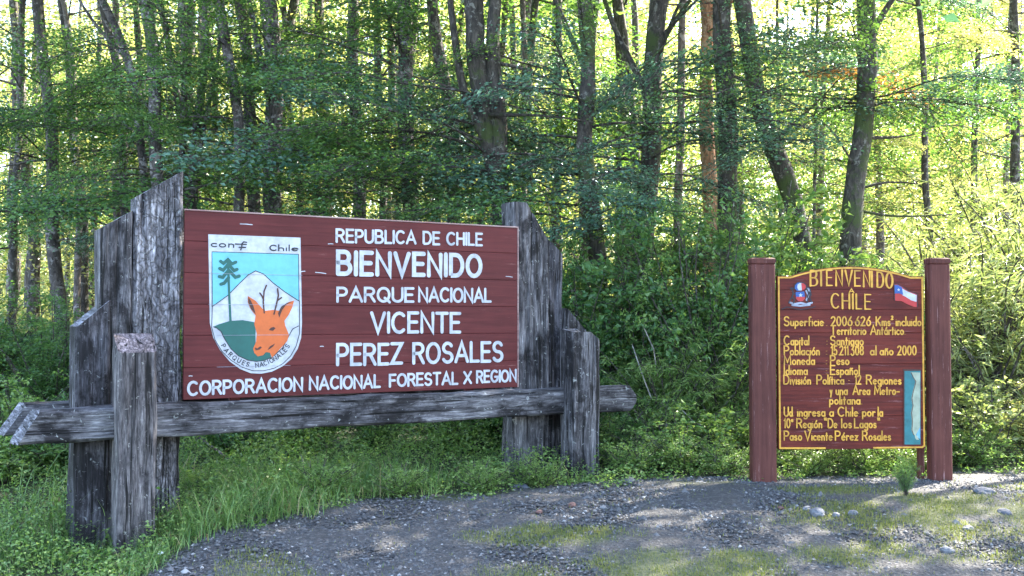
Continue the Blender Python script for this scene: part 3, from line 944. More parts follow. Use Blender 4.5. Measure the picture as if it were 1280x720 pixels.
# ------------------------------------------------------------------ the smaller country board
def country_board():
    D = 8.66
    PL = Plane((952 - 640) / 1280 * D, D, R(3))
    root = empty('country_board', (PL.o[0], PL.o[1], .24), PL.ang)
    tag(root, 'narrow maroon board with yellow lettering about Chile hung between two square maroon posts', 'information board')
    S = lambda x, y: (lambda q: (q[0], q[1] - .24))(PL.inv(x, y, 0.0))
    ul, ur = S(972, 450)[0], S(1155.5, 450)[0]
    zt, zb = S(972, 345)[1], S(972, 562)[1]
    zc = S(1062, 333)[1]
    um = (ul + ur) / 2

    def top(u):
        t = (u - ul) / (ur - ul)
        e = .10
        if t < e or t > 1 - e: return zt
        q = math.sin((t - e) / (1 - 2 * e) * PI)
        return zt + (zc - zt) * q ** .8
    v1, f1 = bevel_box(ul + .12, ul + .18, .03, .07, zb + .02, zt - .05)
    v2, f2 = bevel_box(ur - .18, ur - .12, .03, .07, zb + .02, zt - .05)
    v, f = bevel_box(ul + .01, ur - .01, .0285, .036, zb + .01, zt - .01, .001)
    panel = obj('panel', mesh_from('panel', v, f, [M['red2']]), root)
    obj('batten', mesh_from('batten', [(a, b + .007, c) for a, b, c in v1], f1, [M['red2']]), panel)
    obj('batten', mesh_from('batten', [(a, b + .007, c) for a, b, c in v2], f2, [M['red2']]), panel)
    cuts = [zb, S(1000, 520)[1], S(1000, 478)[1], S(1000, 455)[1], S(1000, 416)[1], S(1000, 387)[1], S(1000, 362)[1], None]
    rs = random.Random(2)
    for i in range(7):
        o_ = rs.uniform(-.0015, .0015)
        lo = cuts[i] + .001
        if cuts[i + 1] is not None:
            v, f = bevel_box(ul, ur, -.004 + o_, .028, lo, cuts[i + 1] - .001, .002)
            obj('plank', mesh_from('plank', v, f, [M['red2']]), panel)
        else:
            pts = [(ul, lo), (ur, lo)] + [(ur - (ur - ul) * k / 24, top(ur - (ur - ul) * k / 24)) for k in range(25)]
            plate('plank', pts, M['red2'], panel, -.028, .004)
    # yellow routed border
    inset = .013
    bd = Strokes(.014, .0022, base=.0055)
    pts = []
    for k in range(25):
        u = ul + inset + (ur - ul - 2 * inset) * k / 24
        pts.append((u, top(u) - inset))
    a = (ul + inset, zb + inset)
    b = (ur - inset, zb + inset)
    L = [(ul + inset, zb + inset + .03), *pts, (ur - inset, zb + inset + .03)]
    bd.stroke([a] + L[1:-1] + [(b[0], b[1] + .012), (b[0] - .02, b[1])] + [(S(1092, 561)[0], zb + inset * .8)])
    bd.stroke([a, (S(1031, 562)[0], zb + inset * .8)])
    bd.build('border', M['yellow'], root)
    # lettering
    ttl = Strokes(.0175, .0025, .45, base=.0058)
    t0 = [(1011, 358.5), (1022, 357), (1033, 356.2)]
    caph = (S(1011, 339)[1] - S(1011, 358)[1])
    word = 'BIENVENIDO'
    xs = [1012, 1026, 1032.5, 1044, 1055.5, 1067.5, 1078.5, 1089.5, 1095.5, 1106.5]
    ws = [10, 0, 8, 9, 10, 8, 9, 0, 9, 9.5]
    for ch, x0, w in zip(word, xs, ws):
        x0, w = x0 + w * .08, w * .84
        tt = (x0 + w / 2 - 1064) / 53
        yb = 357.2 + 1.7 * tt + 1.8 * tt * tt
        ua, ub = S(x0, yb)[0], S(x0 + w, yb)[0]
        zz = S(x0, yb)[1]
        gw = G[ch][0] or 1
        for q in G[ch][1]:
            ttl.stroke([(ua + (ub - ua) * gx / gw, zz + gy * caph) for gx, gy in q])
        ttl.build('letter', M['yellow'], root)
        ttl.v, ttl.f = [], []
    t2 = Strokes(.016, .0025, .45, base=.0058)
    t2.letters(M['yellow'], root, 'CHILE', S(1039, 386)[0], S(1088, 386)[0], S(1039, 385)[1], S(1088, 386.5)[1], S(0, 367)[1] - S(0, 386)[1], .3)
    t3 = Strokes(.008, .0025, base=.0058)
    t3.text('A', S(1061, 366)[0], S(1067, 366)[0], S(1061, 366)[1], S(1061, 366)[1], .035)
    t3.build('letter', M['yellow'], root)
    lines = [
        (407, [('Superficie', 977, 1029), ('.', 1032, 1033), ('2006.626', 1038, 1088), ('Kms²', 1094, 1116), ('incluido', 1119, 1151)]),
        (418, [('Territorio', 1037.5, 1082), ('Antártico.', 1087, 1131)]),
        (431, [('Capital', 977, 1011), (':', 1032.5, 1033.5), ('Santiago', 1037, 1079)]),
        (443.5, [('Población', 977, 1024), (':', 1032, 1033), ('15.211.308', 1038, 1079), ('al', 1087, 1095), ('año', 1099, 1116), ('2000', 1121, 1145)]),
        (455.5, [('Moneda', 977, 1018), (':', 1032, 1033), ('Peso', 1037, 1061)]),
        (468, [('Idioma', 977, 1009), (':', 1032, 1033), ('Español', 1037, 1074)]),
        (480, [('División', 976.5, 1013), ('Política', 1020, 1054.5), (':', 1060, 1061), ('12', 1068, 1076), ('Regiones', 1082, 1126)]),
        (493, [('y', 1036.5, 1040), ('una', 1044, 1059), ('Area', 1065, 1087), ('Metro-', 1092, 1124)]),
        (505, [('politana.', 1036, 1077)]),
        (520, [('Ud.', 977, 992), ('ingresa', 996, 1031), ('a', 1036, 1041.5), ('Chile', 1046.5, 1072), ('por', 1077, 1093.5), ('la', 1096.5, 1103)]),
        (534.5, [('10ª', 977, 991), ('Región', 995, 1027), ('"', 1029.5, 1032.5), ('De', 1034, 1046), ('los', 1051, 1064), ('Lagos', 1067, 1095), ('"', 1096, 1099)]),
        (550, [('Paso', 977, 1002), ('Vicente', 1005, 1040), ('Pérez', 1043, 1072), ('Rosales', 1077, 1113)]),
    ]
    cap = S(0, 396)[1] - S(0, 407.3)[1]
    for y, ws_ in lines:
        st = Strokes(.0112, .0022, .0, base=.0058)
        for w, xa, xb in ws_:
            if xa < 980: xa += 2.2
            k = 1.02
            st.text(w, S(xa + .8, y)[0], S(xb - .4, y)[0], S(xa, y)[1], S(xb, y)[1], cap * k, .2)
        st.build('lettering', M['yellow'], root, 'yellow lettering reading ' + ' '.join(w for w, _, _ in ws_))['kind'] = 'stuff'
    # flag
    Z = lambda x, y: S(965 + x / 6, 325 + y / 6)
    fl = plate('flag', [Z(*p) for p in [(912, 182), (935, 180), (975, 200), (1020, 232), (1060, 246), (1088, 258), (1086, 354), (1058, 350), (1010, 330), (970, 308), (918, 304)]], M['fred'], root, .003, .0075, 'waving flag with blue canton, white star, white and red bands')
    plate('white_band', [Z(*p) for p in [(968, 210), (1012, 236), (1050, 252), (1082, 264), (1080, 314), (1040, 302), (1000, 276), (975, 264)]], M['white'], fl, .0074, .0088)
    plate('blue_canton', [Z(*p) for p in [(916, 188), (940, 188), (972, 206), (980, 262), (950, 250), (918, 252)]], M['fblue'], fl, .0074, .0092)
    stp = []
    for k in range(10):
        rr = 12 if k % 2 == 0 else 5
        an = PI / 2 + k * PI / 5
        stp.append(Z(946 + rr * math.cos(an), 224 - rr * math.sin(an)))
    plate('star', stp, M['white'], fl, .0090, .0098)
    fo = Strokes(.006, .001, base=.0082)
    fo.stroke([Z(*p) for p in [(918, 304), (912, 182), (935, 180), (975, 200), (1020, 232), (1060, 246), (1088, 258), (1086, 354)]])
    fo.build('outline', M['black'], fl)
    # coat of arms: crested shield between two supporting animals on a ribbon
    ca = plate('coat_of_arms', [Z(*p) for p in [(176, 240), (240, 236), (246, 290), (228, 308), (210, 312), (192, 306), (178, 290)]], M['fblue'], root, .003, .0075, 'small coat of arms with plumed shield and two supporters')
    plate('shield_red', [Z(*p) for p in [(178, 276), (246, 276), (244, 292), (228, 307), (210, 311), (192, 305), (180, 292)]], M['fred'], ca, .0073, .0085)
    stp = []
    for k in range(10):
        rr = 17 if k % 2 == 0 else 7
        an = PI / 2 + k * PI / 5
        stp.append(Z(212 + rr * math.cos(an), 264 - rr * math.sin(an)))
    plate('star', stp, M['white'], ca, .0084, .0094)
    plate('plume', [Z(*p) for p in [(168, 212), (170, 190), (186, 174), (208, 168), (212, 230), (186, 232)]], M['fblue'], ca, .003, .0078)
    plate('plume', [Z(*p) for p in [(186, 206), (190, 184), (208, 172), (226, 174), (224, 228), (196, 228)]], M['white'], ca, .003, .0083)
    plate('plume', [Z(*p) for p in [(216, 174), (234, 176), (250, 190), (252, 206), (238, 224), (222, 228)]], M['fred'], ca, .003, .0088)
    sup = Strokes(.011, .001, base=.0058)
    for q in ([(174, 218), (152, 210), (140, 214), (152, 226), (158, 250), (148, 280), (134, 300), (124, 322)], [(156, 246), (172, 256)], [(150, 276), (166, 300), (160, 322)],
              [(252, 214), (270, 206), (284, 222), (288, 250), (280, 286), (294, 312)], [(262, 222), (272, 250), (262, 282)], [(276, 240), (292, 262)], [(268, 290), (262, 318)]):
        sup.stroke([Z(*p) for p in q])
    sup.build('supporters', M['black'], ca)['kind'] = 'stuff'
    rb = Strokes(.016, .001, base=.0058)
    for q in ([(130, 318), (170, 330), (212, 322), (256, 332), (298, 320)], [(150, 338), (212, 344), (280, 336)], [(256, 232), (270, 262), (258, 300)], [(270, 216), (282, 236)]):
        rb.stroke([Z(*p) for p in q])
    rb.build('ribbon', M['greypaint'], ca)
    rl = Strokes(.007, .001, base=.0075)
    rl.stroke([Z(*p) for p in [(72, 370), (110, 352), (150, 360), (212, 372), (280, 362), (320, 350)]])
    rl.stroke([Z(*p) for p in [(166, 212), (168, 188), (186, 170), (212, 164), (238, 172), (256, 190), (256, 214)]])
    rl.build('outline', M['black'], ca)
    # map
    Y_ = lambda x, y: S(965 + x / 5.54, 440 + y / 5.54)
    mp = plate('map', [Y_(*p) for p in [(915, 130), (1026, 130), (1026, 640), (915, 640)]], M['sea'], root, .003, .0075, 'tall painted map strip with pale land and teal sea')
    plate('land', [Y_(*p) for p in [(955, 140), (1022, 142), (1022, 520), (1010, 545), (992, 575), (975, 572), (962, 540), (966, 480), (960, 420), (970, 370), (962, 320), (972, 270), (985, 225), (990, 205), (976, 180), (968, 155)]], M['land'], mp, .0074, .0086)
    plate('inlet', [Y_(*p) for p in [(1022, 522), (1022, 600), (1008, 590), (998, 572), (1008, 548)]], M['lagoon'], mp, .0074, .0090)
    plate('peninsula', [Y_(*p) for p in [(985, 570), (1004, 580), (1014, 606), (998, 608), (988, 594)]], M['land'], mp, .0074, .0094)
    mo = Strokes(.006, .001, base=.0080)
    mo.stroke([Y_(*p) for p in [(960, 142), (976, 175), (994, 205), (988, 228), (976, 270), (966, 320), (974, 370), (964, 420), (970, 480), (966, 540), (978, 574)]])
    mo.stroke([Y_(*p) for p in [(908, 122), (1026, 124)]], .012)
    mo.stroke([Y_(*p) for p in [(910, 122), (911, 640)]], .008)
    mo.build('outline', M['brownear'], mp)
    # posts with a low four sided cap and a groove below it
    for xa, xb, yt, yb in ((935, 970, 322, 601), (1155.5, 1189, 322, 592)):
        ua, ub = PL.inv(xa, 400, -.06)[0], PL.inv(xb, 400, .06)[0]
        zt_ = PL.inv(xa, yt, .07)[1] - .24
        v, f = bevel_box(ua, ub, -.06, .06, -.15, zt_ - .05, .012)
        p = obj('post', mesh_from('post', v, f, [M['redpost']]), root)
        cx, cy, hw, hd = (ua + ub) / 2, .0, (ub - ua) / 2 + .001, .061
        v = [(cx + i * (hw - .006), cy + j * (hd - .006), zt_ - .052) for i, j in ((-1, -1), (1, -1), (1, 1), (-1, 1))]
        v += [(cx + i * hw, cy + j * hd, zt_ - .044) for i, j in ((-1, -1), (1, -1), (1, 1), (-1, 1))]
        v += [(cx + i * hw, cy + j * hd, zt_ - .010) for i, j in ((-1, -1), (1, -1), (1, 1), (-1, 1))]
        v += [(cx + i * (hw - .016), cy + j * (hd - .016), zt_ + .002) for i, j in ((-1, -1), (1, -1), (1, 1), (-1, 1))]
        f = [(k * 4 + i, k * 4 + (i + 1) % 4, k * 4 + 4 + (i + 1) % 4, k * 4 + 4 + i) for k in range(3) for i in range(4)] + [(3, 2, 1, 0), (12, 13, 14, 15)]
        obj('post_cap', mesh_from('post_cap', v, f, [M['redpost']]), p)
    # rear strut showing below the board by the right post
    v, f = bevel_box(ur - .03, ur + .02, .065, .11, -.1, zb + .3, .004)
    obj('strut', mesh_from('strut', v, f, [M['redpost']]), root)


country_board()


# ------------------------------------------------------------------ vegetation meshes
def leaves(P, D, N, L, W, rng, fold=0.25, shade=None):
    """P base points, D direction, N normal; two triangles each"""
    n = len(P)
    D = D / np.maximum(np.linalg.norm(D, axis=1, keepdims=True), 1e-6)
    S = np.cross(N, D)
    S = S / np.maximum(np.linalg.norm(S, axis=1, keepdims=True), 1e-6)
    U = np.cross(D, S)
    L = np.asarray(L).reshape(-1, 1) * np.ones((n, 1))
    W = np.asarray(W).reshape(-1, 1) * np.ones((n, 1))
    a = P
    tip = P + D * L
    mid = P + D * L * .45 + U * W * fold
    l = mid + S * W * .5
    r = mid - S * W * .5
    a = a.copy()
    V = np.stack([a, l, tip, r], 1).reshape(-1, 3)
    b = np.arange(n) * 4
    T = np.concatenate([np.stack([b, b + 2, b + 1], 1), np.stack([b, b + 3, b + 2], 1)])
    sh = np.repeat(rng.random(n) if shade is None else shade, 4)
    return V, T, sh


def tube_np(path, radii, sides=5):
    path = np.asarray(path, float)
    n = len(path)
    T = np.gradient(path, axis=0)
    T /= np.maximum(np.linalg.norm(T, axis=1, keepdims=True), 1e-9)
    ref = np.array([0.13, 0.05, 1.0]) if abs(T[0][2]) < .8 else np.array([1.0, 0.1, 0.0])
    A = np.cross(T, ref)
    A /= np.linalg.norm(A, axis=1, keepdims=True)
    B = np.cross(T, A)
    ang = np.arange(sides) * 2 * PI / sides
    V = path[:, None, :] + (A[:, None, :] * np.cos(ang)[None, :, None] + B[:, None, :] * np.sin(ang)[None, :, None]) * np.asarray(radii).reshape(-1, 1, 1)
    V = V.reshape(-1, 3)
    F = []
    for k in range(n - 1):
        for i in range(sides):
            j = (i + 1) % sides
            p, q, r_, s = k * sides + i, k * sides + j, (k + 1) * sides + j, (k + 1) * sides + i
            F += [(p, q, r_), (p, r_, s)]
    return V, np.array(F)


class Acc:
    def __init__(s): s.V, s.T, s.M, s.S, s.n = [], [], [], [], 0

    def add(s, V, T, m, sh=None):
        s.V.append(V)
        s.T.append(T + s.n)
        s.M.append(np.full(len(T), m))
        s.S.append(np.full(len(V), .5) if sh is None else sh)
        s.n += len(V)

    def mesh(s, name, mats, smooth=False):
        return mesh_np(name, np.concatenate(s.V), np.concatenate(s.T), mats, np.concatenate(s.M), smooth, np.concatenate(s.S))


def bough_mesh(name, seed, L=2.4, spread=.75, dside=.10, dsub=.075, dleaf=.028, lsize=.030, fill=1.0, thick=.035, hair=True):
    """a flat, layered fan of twigs and small leaves along +X"""
    rng = np.random.default_rng(seed)
    acc = Acc()
    ns = int(L / .12)
    t = np.linspace(0, 1, ns)
    wig = rng.normal(0, 1, 4)
    main = np.stack([t * L, .10 * L * np.sin(t * 3 + wig[0]) * t, .05 * L * np.sin(t * 2.6) - .10 * L * t * t + .015 * L * np.sin(t * 9 + wig[1])], 1)
    V, T = tube_np(main, (.014 if hair else .007) * (1 - t * .85) + .002, 4)
    acc.add(V, T, 1)
    LP, LD = [], []
    s = .28 * L
    side = 1
    while s < L:
        k = s / L
        i = k * (ns - 1)
        i0 = int(min(i, ns - 2))
        p0 = main[i0] + (main[i0 + 1] - main[i0]) * (i - i0)
        ln = spread * L * .52 * (math.sin(min(1, (k - .2) / .8 * 1.0) * PI * .62 + .5) ** 1.0) * (1 - .35 * k) * rng.uniform(.6, 1.1)
        a = side * R(rng.uniform(38, 62)) * (1 - .35 * k)
        z_ = rng.uniform(-.38, .16)
        d = np.array([math.cos(a), math.sin(a), z_])
        n2 = max(3, int(ln / .1))
        tt = np.linspace(0, 1, n2)
        bend = rng.uniform(-.3, .1) * side
        sd = np.stack([p0[0] + d[0] * tt * ln, p0[1] + d[1] * tt * ln + bend * ln * .3 * tt ** 2, p0[2] + d[2] * tt * ln - .12 * ln * tt ** 2 + .012 * np.sin(tt * 11 + s * 9)], 1)
        if hair:
            V, T = tube_np(sd, .0055 * (1 - tt * .7), 3)
            acc.add(V, T, 1)
        if rng.random() < fill:
            q = .08
            sb = 1
            while q < ln:
                kk = q / ln * (n2 - 1)
                k0 = int(min(kk, n2 - 2))
                p1 = sd[k0] + (sd[k0 + 1] - sd[k0]) * (kk - k0)
                l3 = (.24 * (1 - .55 * q / ln)) * rng.uniform(.5, 1.1)
                a3 = a + sb * R(rng.uniform(35, 60))
                z3 = rng.uniform(-.25, .12)
                m3 = max(2, int(l3 / dleaf))
                for u in range(m3):
                    dd = (u + .5) / m3 * l3
                    LP.append((p1[0] + math.cos(a3) * dd, p1[1] + math.sin(a3) * dd, p1[2] + z3 * dd - .3 * dd * dd))
                    al = a3 + (1 if u % 2 else -1) * R(rng.uniform(25, 65))
                    LD.append((math.cos(al), math.sin(al), rng.uniform(-.45, .1)))
                q += dsub * rng.uniform(.7, 1.4)
                sb = -sb
        s += dside * rng.uniform(.6, 1.4)
        side = -side
    LP, LD = np.array(LP), np.array(LD)
    LP = LP + rng.normal(0, 1, LP.shape) * np.array([.5, .5, 1]) * thick
    N = rng.normal(0, .55, (len(LP), 3)) + np.array([0, 0, 1])
    sz = lsize * rng.uniform(.6, 1.25, len(LP))
    V, T, sh = leaves(LP, LD, N, sz, sz * .62, rng)
    acc.add(V, T, 0, sh)
    return acc.mesh(name, [M['leaf_green'], M['twig']])


def bush_mesh(name, seed, h, r, stems, per, lsize, wid=.6, droop=0.0, mats=None, twigs=5, spread=.16, hollow=.25):
    """stems spread from the ground, side twigs carry small leaves"""
    rng = np.random.default_rng(seed)
    acc = Acc()
    LP, LD = [], []
    for s in range(stems):
        a = rng.uniform(0, 2 * PI)
        out = r * math.sqrt(rng.uniform(.02, 1)) * .9
        hh = h * rng.uniform(.55, 1.05) * (1 - .25 * (out / r) ** 2)
        n = 9
        t = np.linspace(0, 1, n)
        b0 = rng.normal(0, .06 * r, 2)
        path = np.stack([b0[0] + math.cos(a) * out * t ** 1.4 + .03 * np.sin(t * 8 + s), b0[1] + math.sin(a) * out * t ** 1.4 + .03 * np.cos(t * 7 + s), hh * (t - droop * .35 * t ** 3)], 1)
        V, T = tube_np(path, .008 * (h ** .5) * (1 - .8 * t) + .0015, 4)
        acc.add(V, T, 1)
        for w in range(twigs):
            k = rng.uniform(hollow, 1)
            i = k * (n - 1)
            i0 = int(min(i, n - 2))
            p = path[i0] + (path[i0 + 1] - path[i0]) * (i - i0)
            aa = rng.uniform(0, 2 * PI)
            l = spread * rng.uniform(.6, 1.6) * (h ** .4)
            d = np.array([math.cos(aa), math.sin(aa), rng.uniform(-.2, .6)])
            V, T = tube_np(np.stack([p, p + d * l * .5, p + d * l + np.array([0, 0, -.1 * l])]), [.003, .002, .001], 3)
            acc.add(V, T, 1)
            m = rng.poisson(per)
            tt = rng.uniform(.1, 1.05, m)
            LP.append(p + d[None] * l * tt[:, None] + rng.normal(0, .022 * (h ** .3), (m, 3)))
            dd = rng.normal(0, .7, (m, 3)) + d[None] * .8
            dd[:, 2] = dd[:, 2] * .5 - droop * .9
            LD.append(dd)
    LP, LD = np.concatenate(LP), np.concatenate(LD)
    N = rng.normal(0, .55, (len(LP), 3)) + np.array([0, 0, .9])
    sz = lsize * rng.uniform(.6, 1.3, len(LP))
    V, T, sh = leaves(LP, LD, N, sz, sz * wid, rng)
    acc.add(V, T, 0, sh)
    return acc.mesh(name, mats or [M['leaf_shrub'], M['twig']])


BOUGH = [bough_mesh('bough', 10 + i, L=2.4, spread=(.7, .85, .6, .95)[i % 4], dside=.062, dsub=.052 + .006 * (i % 3), dleaf=.031, lsize=(.042, .056, .048, .06, .04)[i], thick=.045) for i in range(5)]
BOUGH_MID = [bough_mesh('bough_mid', 30 + i, L=2.4, dside=.10, dsub=.075, dleaf=.042, lsize=.062, spread=.95, thick=.13, hair=False) for i in range(4)]
BOUGH_TOP = [bough_mesh('bough_canopy', 50 + i, L=2.4, dside=.12, dsub=.10, dleaf=.065, lsize=.12, spread=1.1, thick=.2, hair=False) for i in range(3)]


def add_bough(tree, mesh, local, az, pitch, scale, mat, rng, roll=None, name='bough'):
    o = bpy.data.objects.new(name, mesh)
    COL.objects.link(o)
    o.parent = tree
    o.location = local
    o.rotation_euler = (Matrix.Rotation(az, 3, 'Z') @ Matrix.Rotation(-pitch, 3, 'Y') @ Matrix.Rotation(rng.uniform(-.55, .55) if roll is None else roll, 3, 'X')).to_euler()
    o.scale = (scale, scale, scale)
    o.material_slots[0].link = 'OBJECT'
    o.material_slots[0].material = M[mat]
    return o


def trunk_mesh(name, path, r0, r1, mat, seed, sides=12, flare=1.5, limbs=()):
    acc = Acc()
    for k, (pth, ra, rb, sd) in enumerate([(path, r0, r1, sides)] + list(limbs)):
        P = np.asarray(pth, float)
        # resample
        seg = np.linalg.norm(np.diff(P, axis=0), axis=1)
        cum = np.concatenate([[0], np.cumsum(seg)])
        n = max(4, int(cum[-1] / (.18 if k == 0 else .14)))
        s = np.linspace(0, cum[-1], n)
        Q = np.stack([np.interp(s, cum, P[:, c]) for c in range(3)], 1)
        # smooth
        for _ in range(3): Q[1:-1] = (Q[:-2] + 2 * Q[1:-1] + Q[2:]) / 4
        t = s / cum[-1]
        rad = ra + (rb - ra) * t
        if k == 0: rad = rad * (1 + (flare - 1) * np.exp(-s / .35))
        wob = .25 * ra
        Q[:, 0] += wob * np.sin(s * 2.1 + seed) * np.minimum(1, s)
        Q[:, 1] += wob * np.cos(s * 1.7 + seed)* np.minimum(1, s)
        V, T = tube_np(Q, rad, sd)
        idx = np.repeat(np.arange(n), sd)
        cen = Q[idx]
        off = V - cen
        amp = np.array([1 + .16 * noise.noise(Vector((v[0] * 7 + seed, v[1] * 7, v[2] * 2.2))) + .10 * noise.noise(Vector((v[0] * 22, v[1] * 22 + seed, v[2] * 9))) for v in V]) if k == 0 else np.ones(len(V))
        V = cen + off * amp[:, None]
        acc.add(V, T, 0)
    return acc.mesh(name, [mat], smooth=True)


RNG = random.Random(77)


def limb_path(p, az, pitch, L, rng, n=7, droop=.15):
    out = [tuple(p)]
    x, y, z = p
    for i in range(n):
        az += rng.uniform(-.25, .25)
        pitch += rng.uniform(-.22, .2) - droop / n
        st = L / n
        x += math.cos(az) * math.cos(pitch) * st
        y += math.sin(az) * math.cos(pitch) * st
        z += math.sin(pitch) * st
        out.append((x, y, z))
    return out


def tree(xs, Y, wpx, H, bark, label, leafs, low=(2.5, 5.0), nlow=5, ntop=8, blen=(.7, 1.1), group=None, lod=0, azr=None, extra=(), limbs=3, name='beech_tree', cat='tree', ybase=450, topmat=None, forks=()):
    """xs: list of (photo x, photo y) down the trunk, at depth Y; wpx its width in the photo"""
    rng = random.Random(int(xs[0][0] * 7 + Y * 13 + wpx))
    base = at(xs[-1][0], xs[-1][1], Y)
    # run the lowest piece down to the ground
    gz = float(ground_z(base.x, Y))
    pts = [at(a, b, Y + rng.uniform(-.05, .05)) for a, b in xs]
    d = pts[-1] - pts[-2] if len(pts) > 1 else Vector((0, 0, -1))
    k = (gz - pts[-1].z) / d.z if abs(d.z) > .01 else 0
    if pts[-1].z > gz: 
        foot = Vector((pts[-1].x + d.x * min(k, 1.5), Y, gz))
        pts.append(foot)
    foot = pts[-1]
    root = empty(name, (foot.x, foot.y, gz))
    tag(root, label, cat, group)
    loc = [p - Vector((foot.x, foot.y, gz)) for p in pts][::-1]
    loc[0].z = -.15
    # carry on above the frame
    up = (loc[-1] - loc[-2]).normalized()
    while loc[-1].z < H:
        up = (up * .8 + Vector((rng.uniform(-.12, .12), rng.uniform(-.12, .12), .3))).normalized()
        loc.append(loc[-1] + up * 1.2)
    r0 = wpx / 1280 * Y / 2
    L = [tuple(p) for p in loc]

    def on(z):
        for a, b in zip(loc, loc[1:]):
            if a.z <= z <= b.z:
                return a.lerp(b, (z - a.z) / max(1e-4, b.z - a.z))
        return loc[-1].copy()
    lim = []
    for f in forks:     # (start z, list of photo points, width)
        q = [at(a, b, Y) - Vector((foot.x, foot.y, gz)) for a, b in f[0]]
        lim.append(([tuple(v) for v in q], f[1] / 1280 * Y / 2, f[2] / 1280 * Y / 2, 7))
    for i in range(limbs):
        z = rng.uniform(low[0], low[1] + 1.5)
        p = on(z)
        lim.append((limb_path(p, rng.uniform(0, 2 * PI), rng.uniform(-.1, .7), rng.uniform(.8, 2.2), rng), r0 * .18 + .006, .004, 5))
    tm = obj('trunk', trunk_mesh('trunk', L, r0 * 1.05, r0 * .45, M[bark], rng.uniform(0, 50), 12 if lod == 0 else 8, 1.35, lim), root)
    ms = BOUGH if lod == 0 else BOUGH_MID
    if lod == 0:
        nlow = int(nlow * 2.2)
    for i in range(nlow):
        z = low[0] + (low[1] - low[0]) * (i + rng.random()) / nlow
        az = rng.uniform(0, 2 * PI) if azr is None else R(rng.uniform(*azr))
        add_bough(root, ms[rng.randrange(len(ms))], on(z), az, rng.uniform(-.35, .45), rng.uniform(*blen), rng.choice(leafs), rng)
    vis = EYE + .315 * Y - gz + .3
    tm_ = topmat or leafs[0]
    for i in range(int(ntop * (1.7 if lod == 0 else 1))):
        z = rng.uniform(max(vis, H * (.68 if group and 'beyond' in group else .42)), H)
        fr = 1 - max(0, (z - H * .5)) / H
        add_bough(root, BOUGH_TOP[rng.randrange(3)], on(z), rng.uniform(0, 2 * PI), rng.uniform(-.1, .5), rng.uniform(1.1, 1.75) * fr * (1.3 if group and 'beyond' in group else 1), tm_, rng)
    for (z, az, pitch, s, mt) in extra:
        add_bough(root, BOUGH[rng.randrange(len(BOUGH))], on(z), R(az), R(pitch), s, mt, rng)
    return root


LG, LT, LY = 'leaf_green', 'leaf_teal', 'leaf_yellow'
# ------------------------------------------------------------------ trees that can be told apart
# left of the park sign
tree([(30, 0), (22, 200), (12, 430)], 17, 10, 12, 'bark', 'thin dark tree at the far left edge of the wood', [LG, LT], (2, 5.5), 7, 6)
tree([(50, 0), (58, 110), (66, 250), (78, 440)], 15, 17, 13, 'bark', 'dark mottled tree second from the left edge, leaning right', [LG, LT], (2.6, 5.2), 7, 8, extra=((2.7, 290, 0, 1.2, LT), (3.4, 250, 0, 1.2, LG), (2.2, 310, 0, 1.1, LT), (3.9, 200, 0, 1.1, LT)))
tree([(78, 0), (92, 90), (97, 200), (98, 430)], 17, 9, 12, 'bark_pale', 'slim pale tree bending between the two left dark trunks and the stepped timbers', [LG, LY], (2.6, 5), 4, 6)
tree([(125, 0), (152, 50), (172, 110), (182, 250), (186, 430)], 14, 12, 12, 'bark', 'bent tree whose trunk sweeps right above the tallest left timber', [LG], (2.8, 5), 4, 7, forks=(([(168, 90), (150, 60), (128, 45), (100, 0)], 6, 3),))
tree([(146, 0), (146, 130), (147, 300), (150, 430)], 18, 11, 12, 'bark_pale', 'straight pinkish slim tree behind the bent tree', [LG, LY], (2.5, 5), 4, 6)
tree([(178, 0), (190, 70), (197, 150), (202, 420)], 13, 18, 14, 'bark', 'thick lichened tree just right of the tallest left timber', [LG], (3.0, 5), 3, 9, extra=((2.6, 200, 0, 1.2, LG), (2.9, 340, 0, 1.1, LG), (2.4, 10, 0, 1.0, LG)))
tree([(198, 0), (212, 60), (226, 130), (238, 430)], 15, 10, 12, 'bark', 'narrow dark tree leaning beside the thick lichened tree', [LG], (3, 5), 3, 6)
# above the park sign board
tree([(228, 0), (229, 130), (232, 420)], 14, 10, 12, 'bark', 'narrow upright tree above the left edge of the park sign board', [LG], (2.8, 5), 3, 7)
tree([(257, 0), (252, 90), (244, 190), (240, 420)], 13.5, 13, 12, 'bark', 'tree above the emblem with a thicker dark base', [LG], (2.8, 5), 3, 7, forks=(([(242, 240), (262, 120), (275, 60), (270, 0)], 7, 4),))
tree([(276, 0), (286, 60), (296, 140), (304, 420)], 13, 15, 13, 'bark', 'lichened tree above the right side of the emblem, left one of a crossing pair', [LG], (3, 5), 3, 8)
tree([(298, 0), (306, 60), (314, 140), (324, 420)], 14.5, 17, 13, 'bark', 'thick lichened tree, right one of the crossing pair above the emblem', [LG], (3, 5), 3, 8)
tree([(334, 0), (338, 60), (342, 140), (346, 420)], 13.5, 25, 14, 'bark', 'broad mottled tree left of the title lettering of the park sign', [LG], (3.2, 5), 3, 9, extra=((2.7, 210, 0, 1.2, LG), (3.0, 330, 0, 1.2, LT), (2.4, 250, 0, 1.0, LG)), forks=(([(345, 150), (330, 90), (318, 40), (310, 0)], 12, 6),))
tree([(441, 0), (443, 80), (447, 200), (450, 420)], 14, 17, 13, 'bark', 'dark tree above the first title letters with gnarled side branches', [LG], (2.8, 5), 5, 8, extra=((3.5, 320, 0, 1.3, LT), (3.0, 200, 0, 1.3, LG), (2.5, 260, 0, 1.1, LG)), forks=(([(443, 60), (410, 50), (380, 42), (352, 22)], 4, 2), ([(441, 30), (470, 25), (500, 8)], 4, 2)))
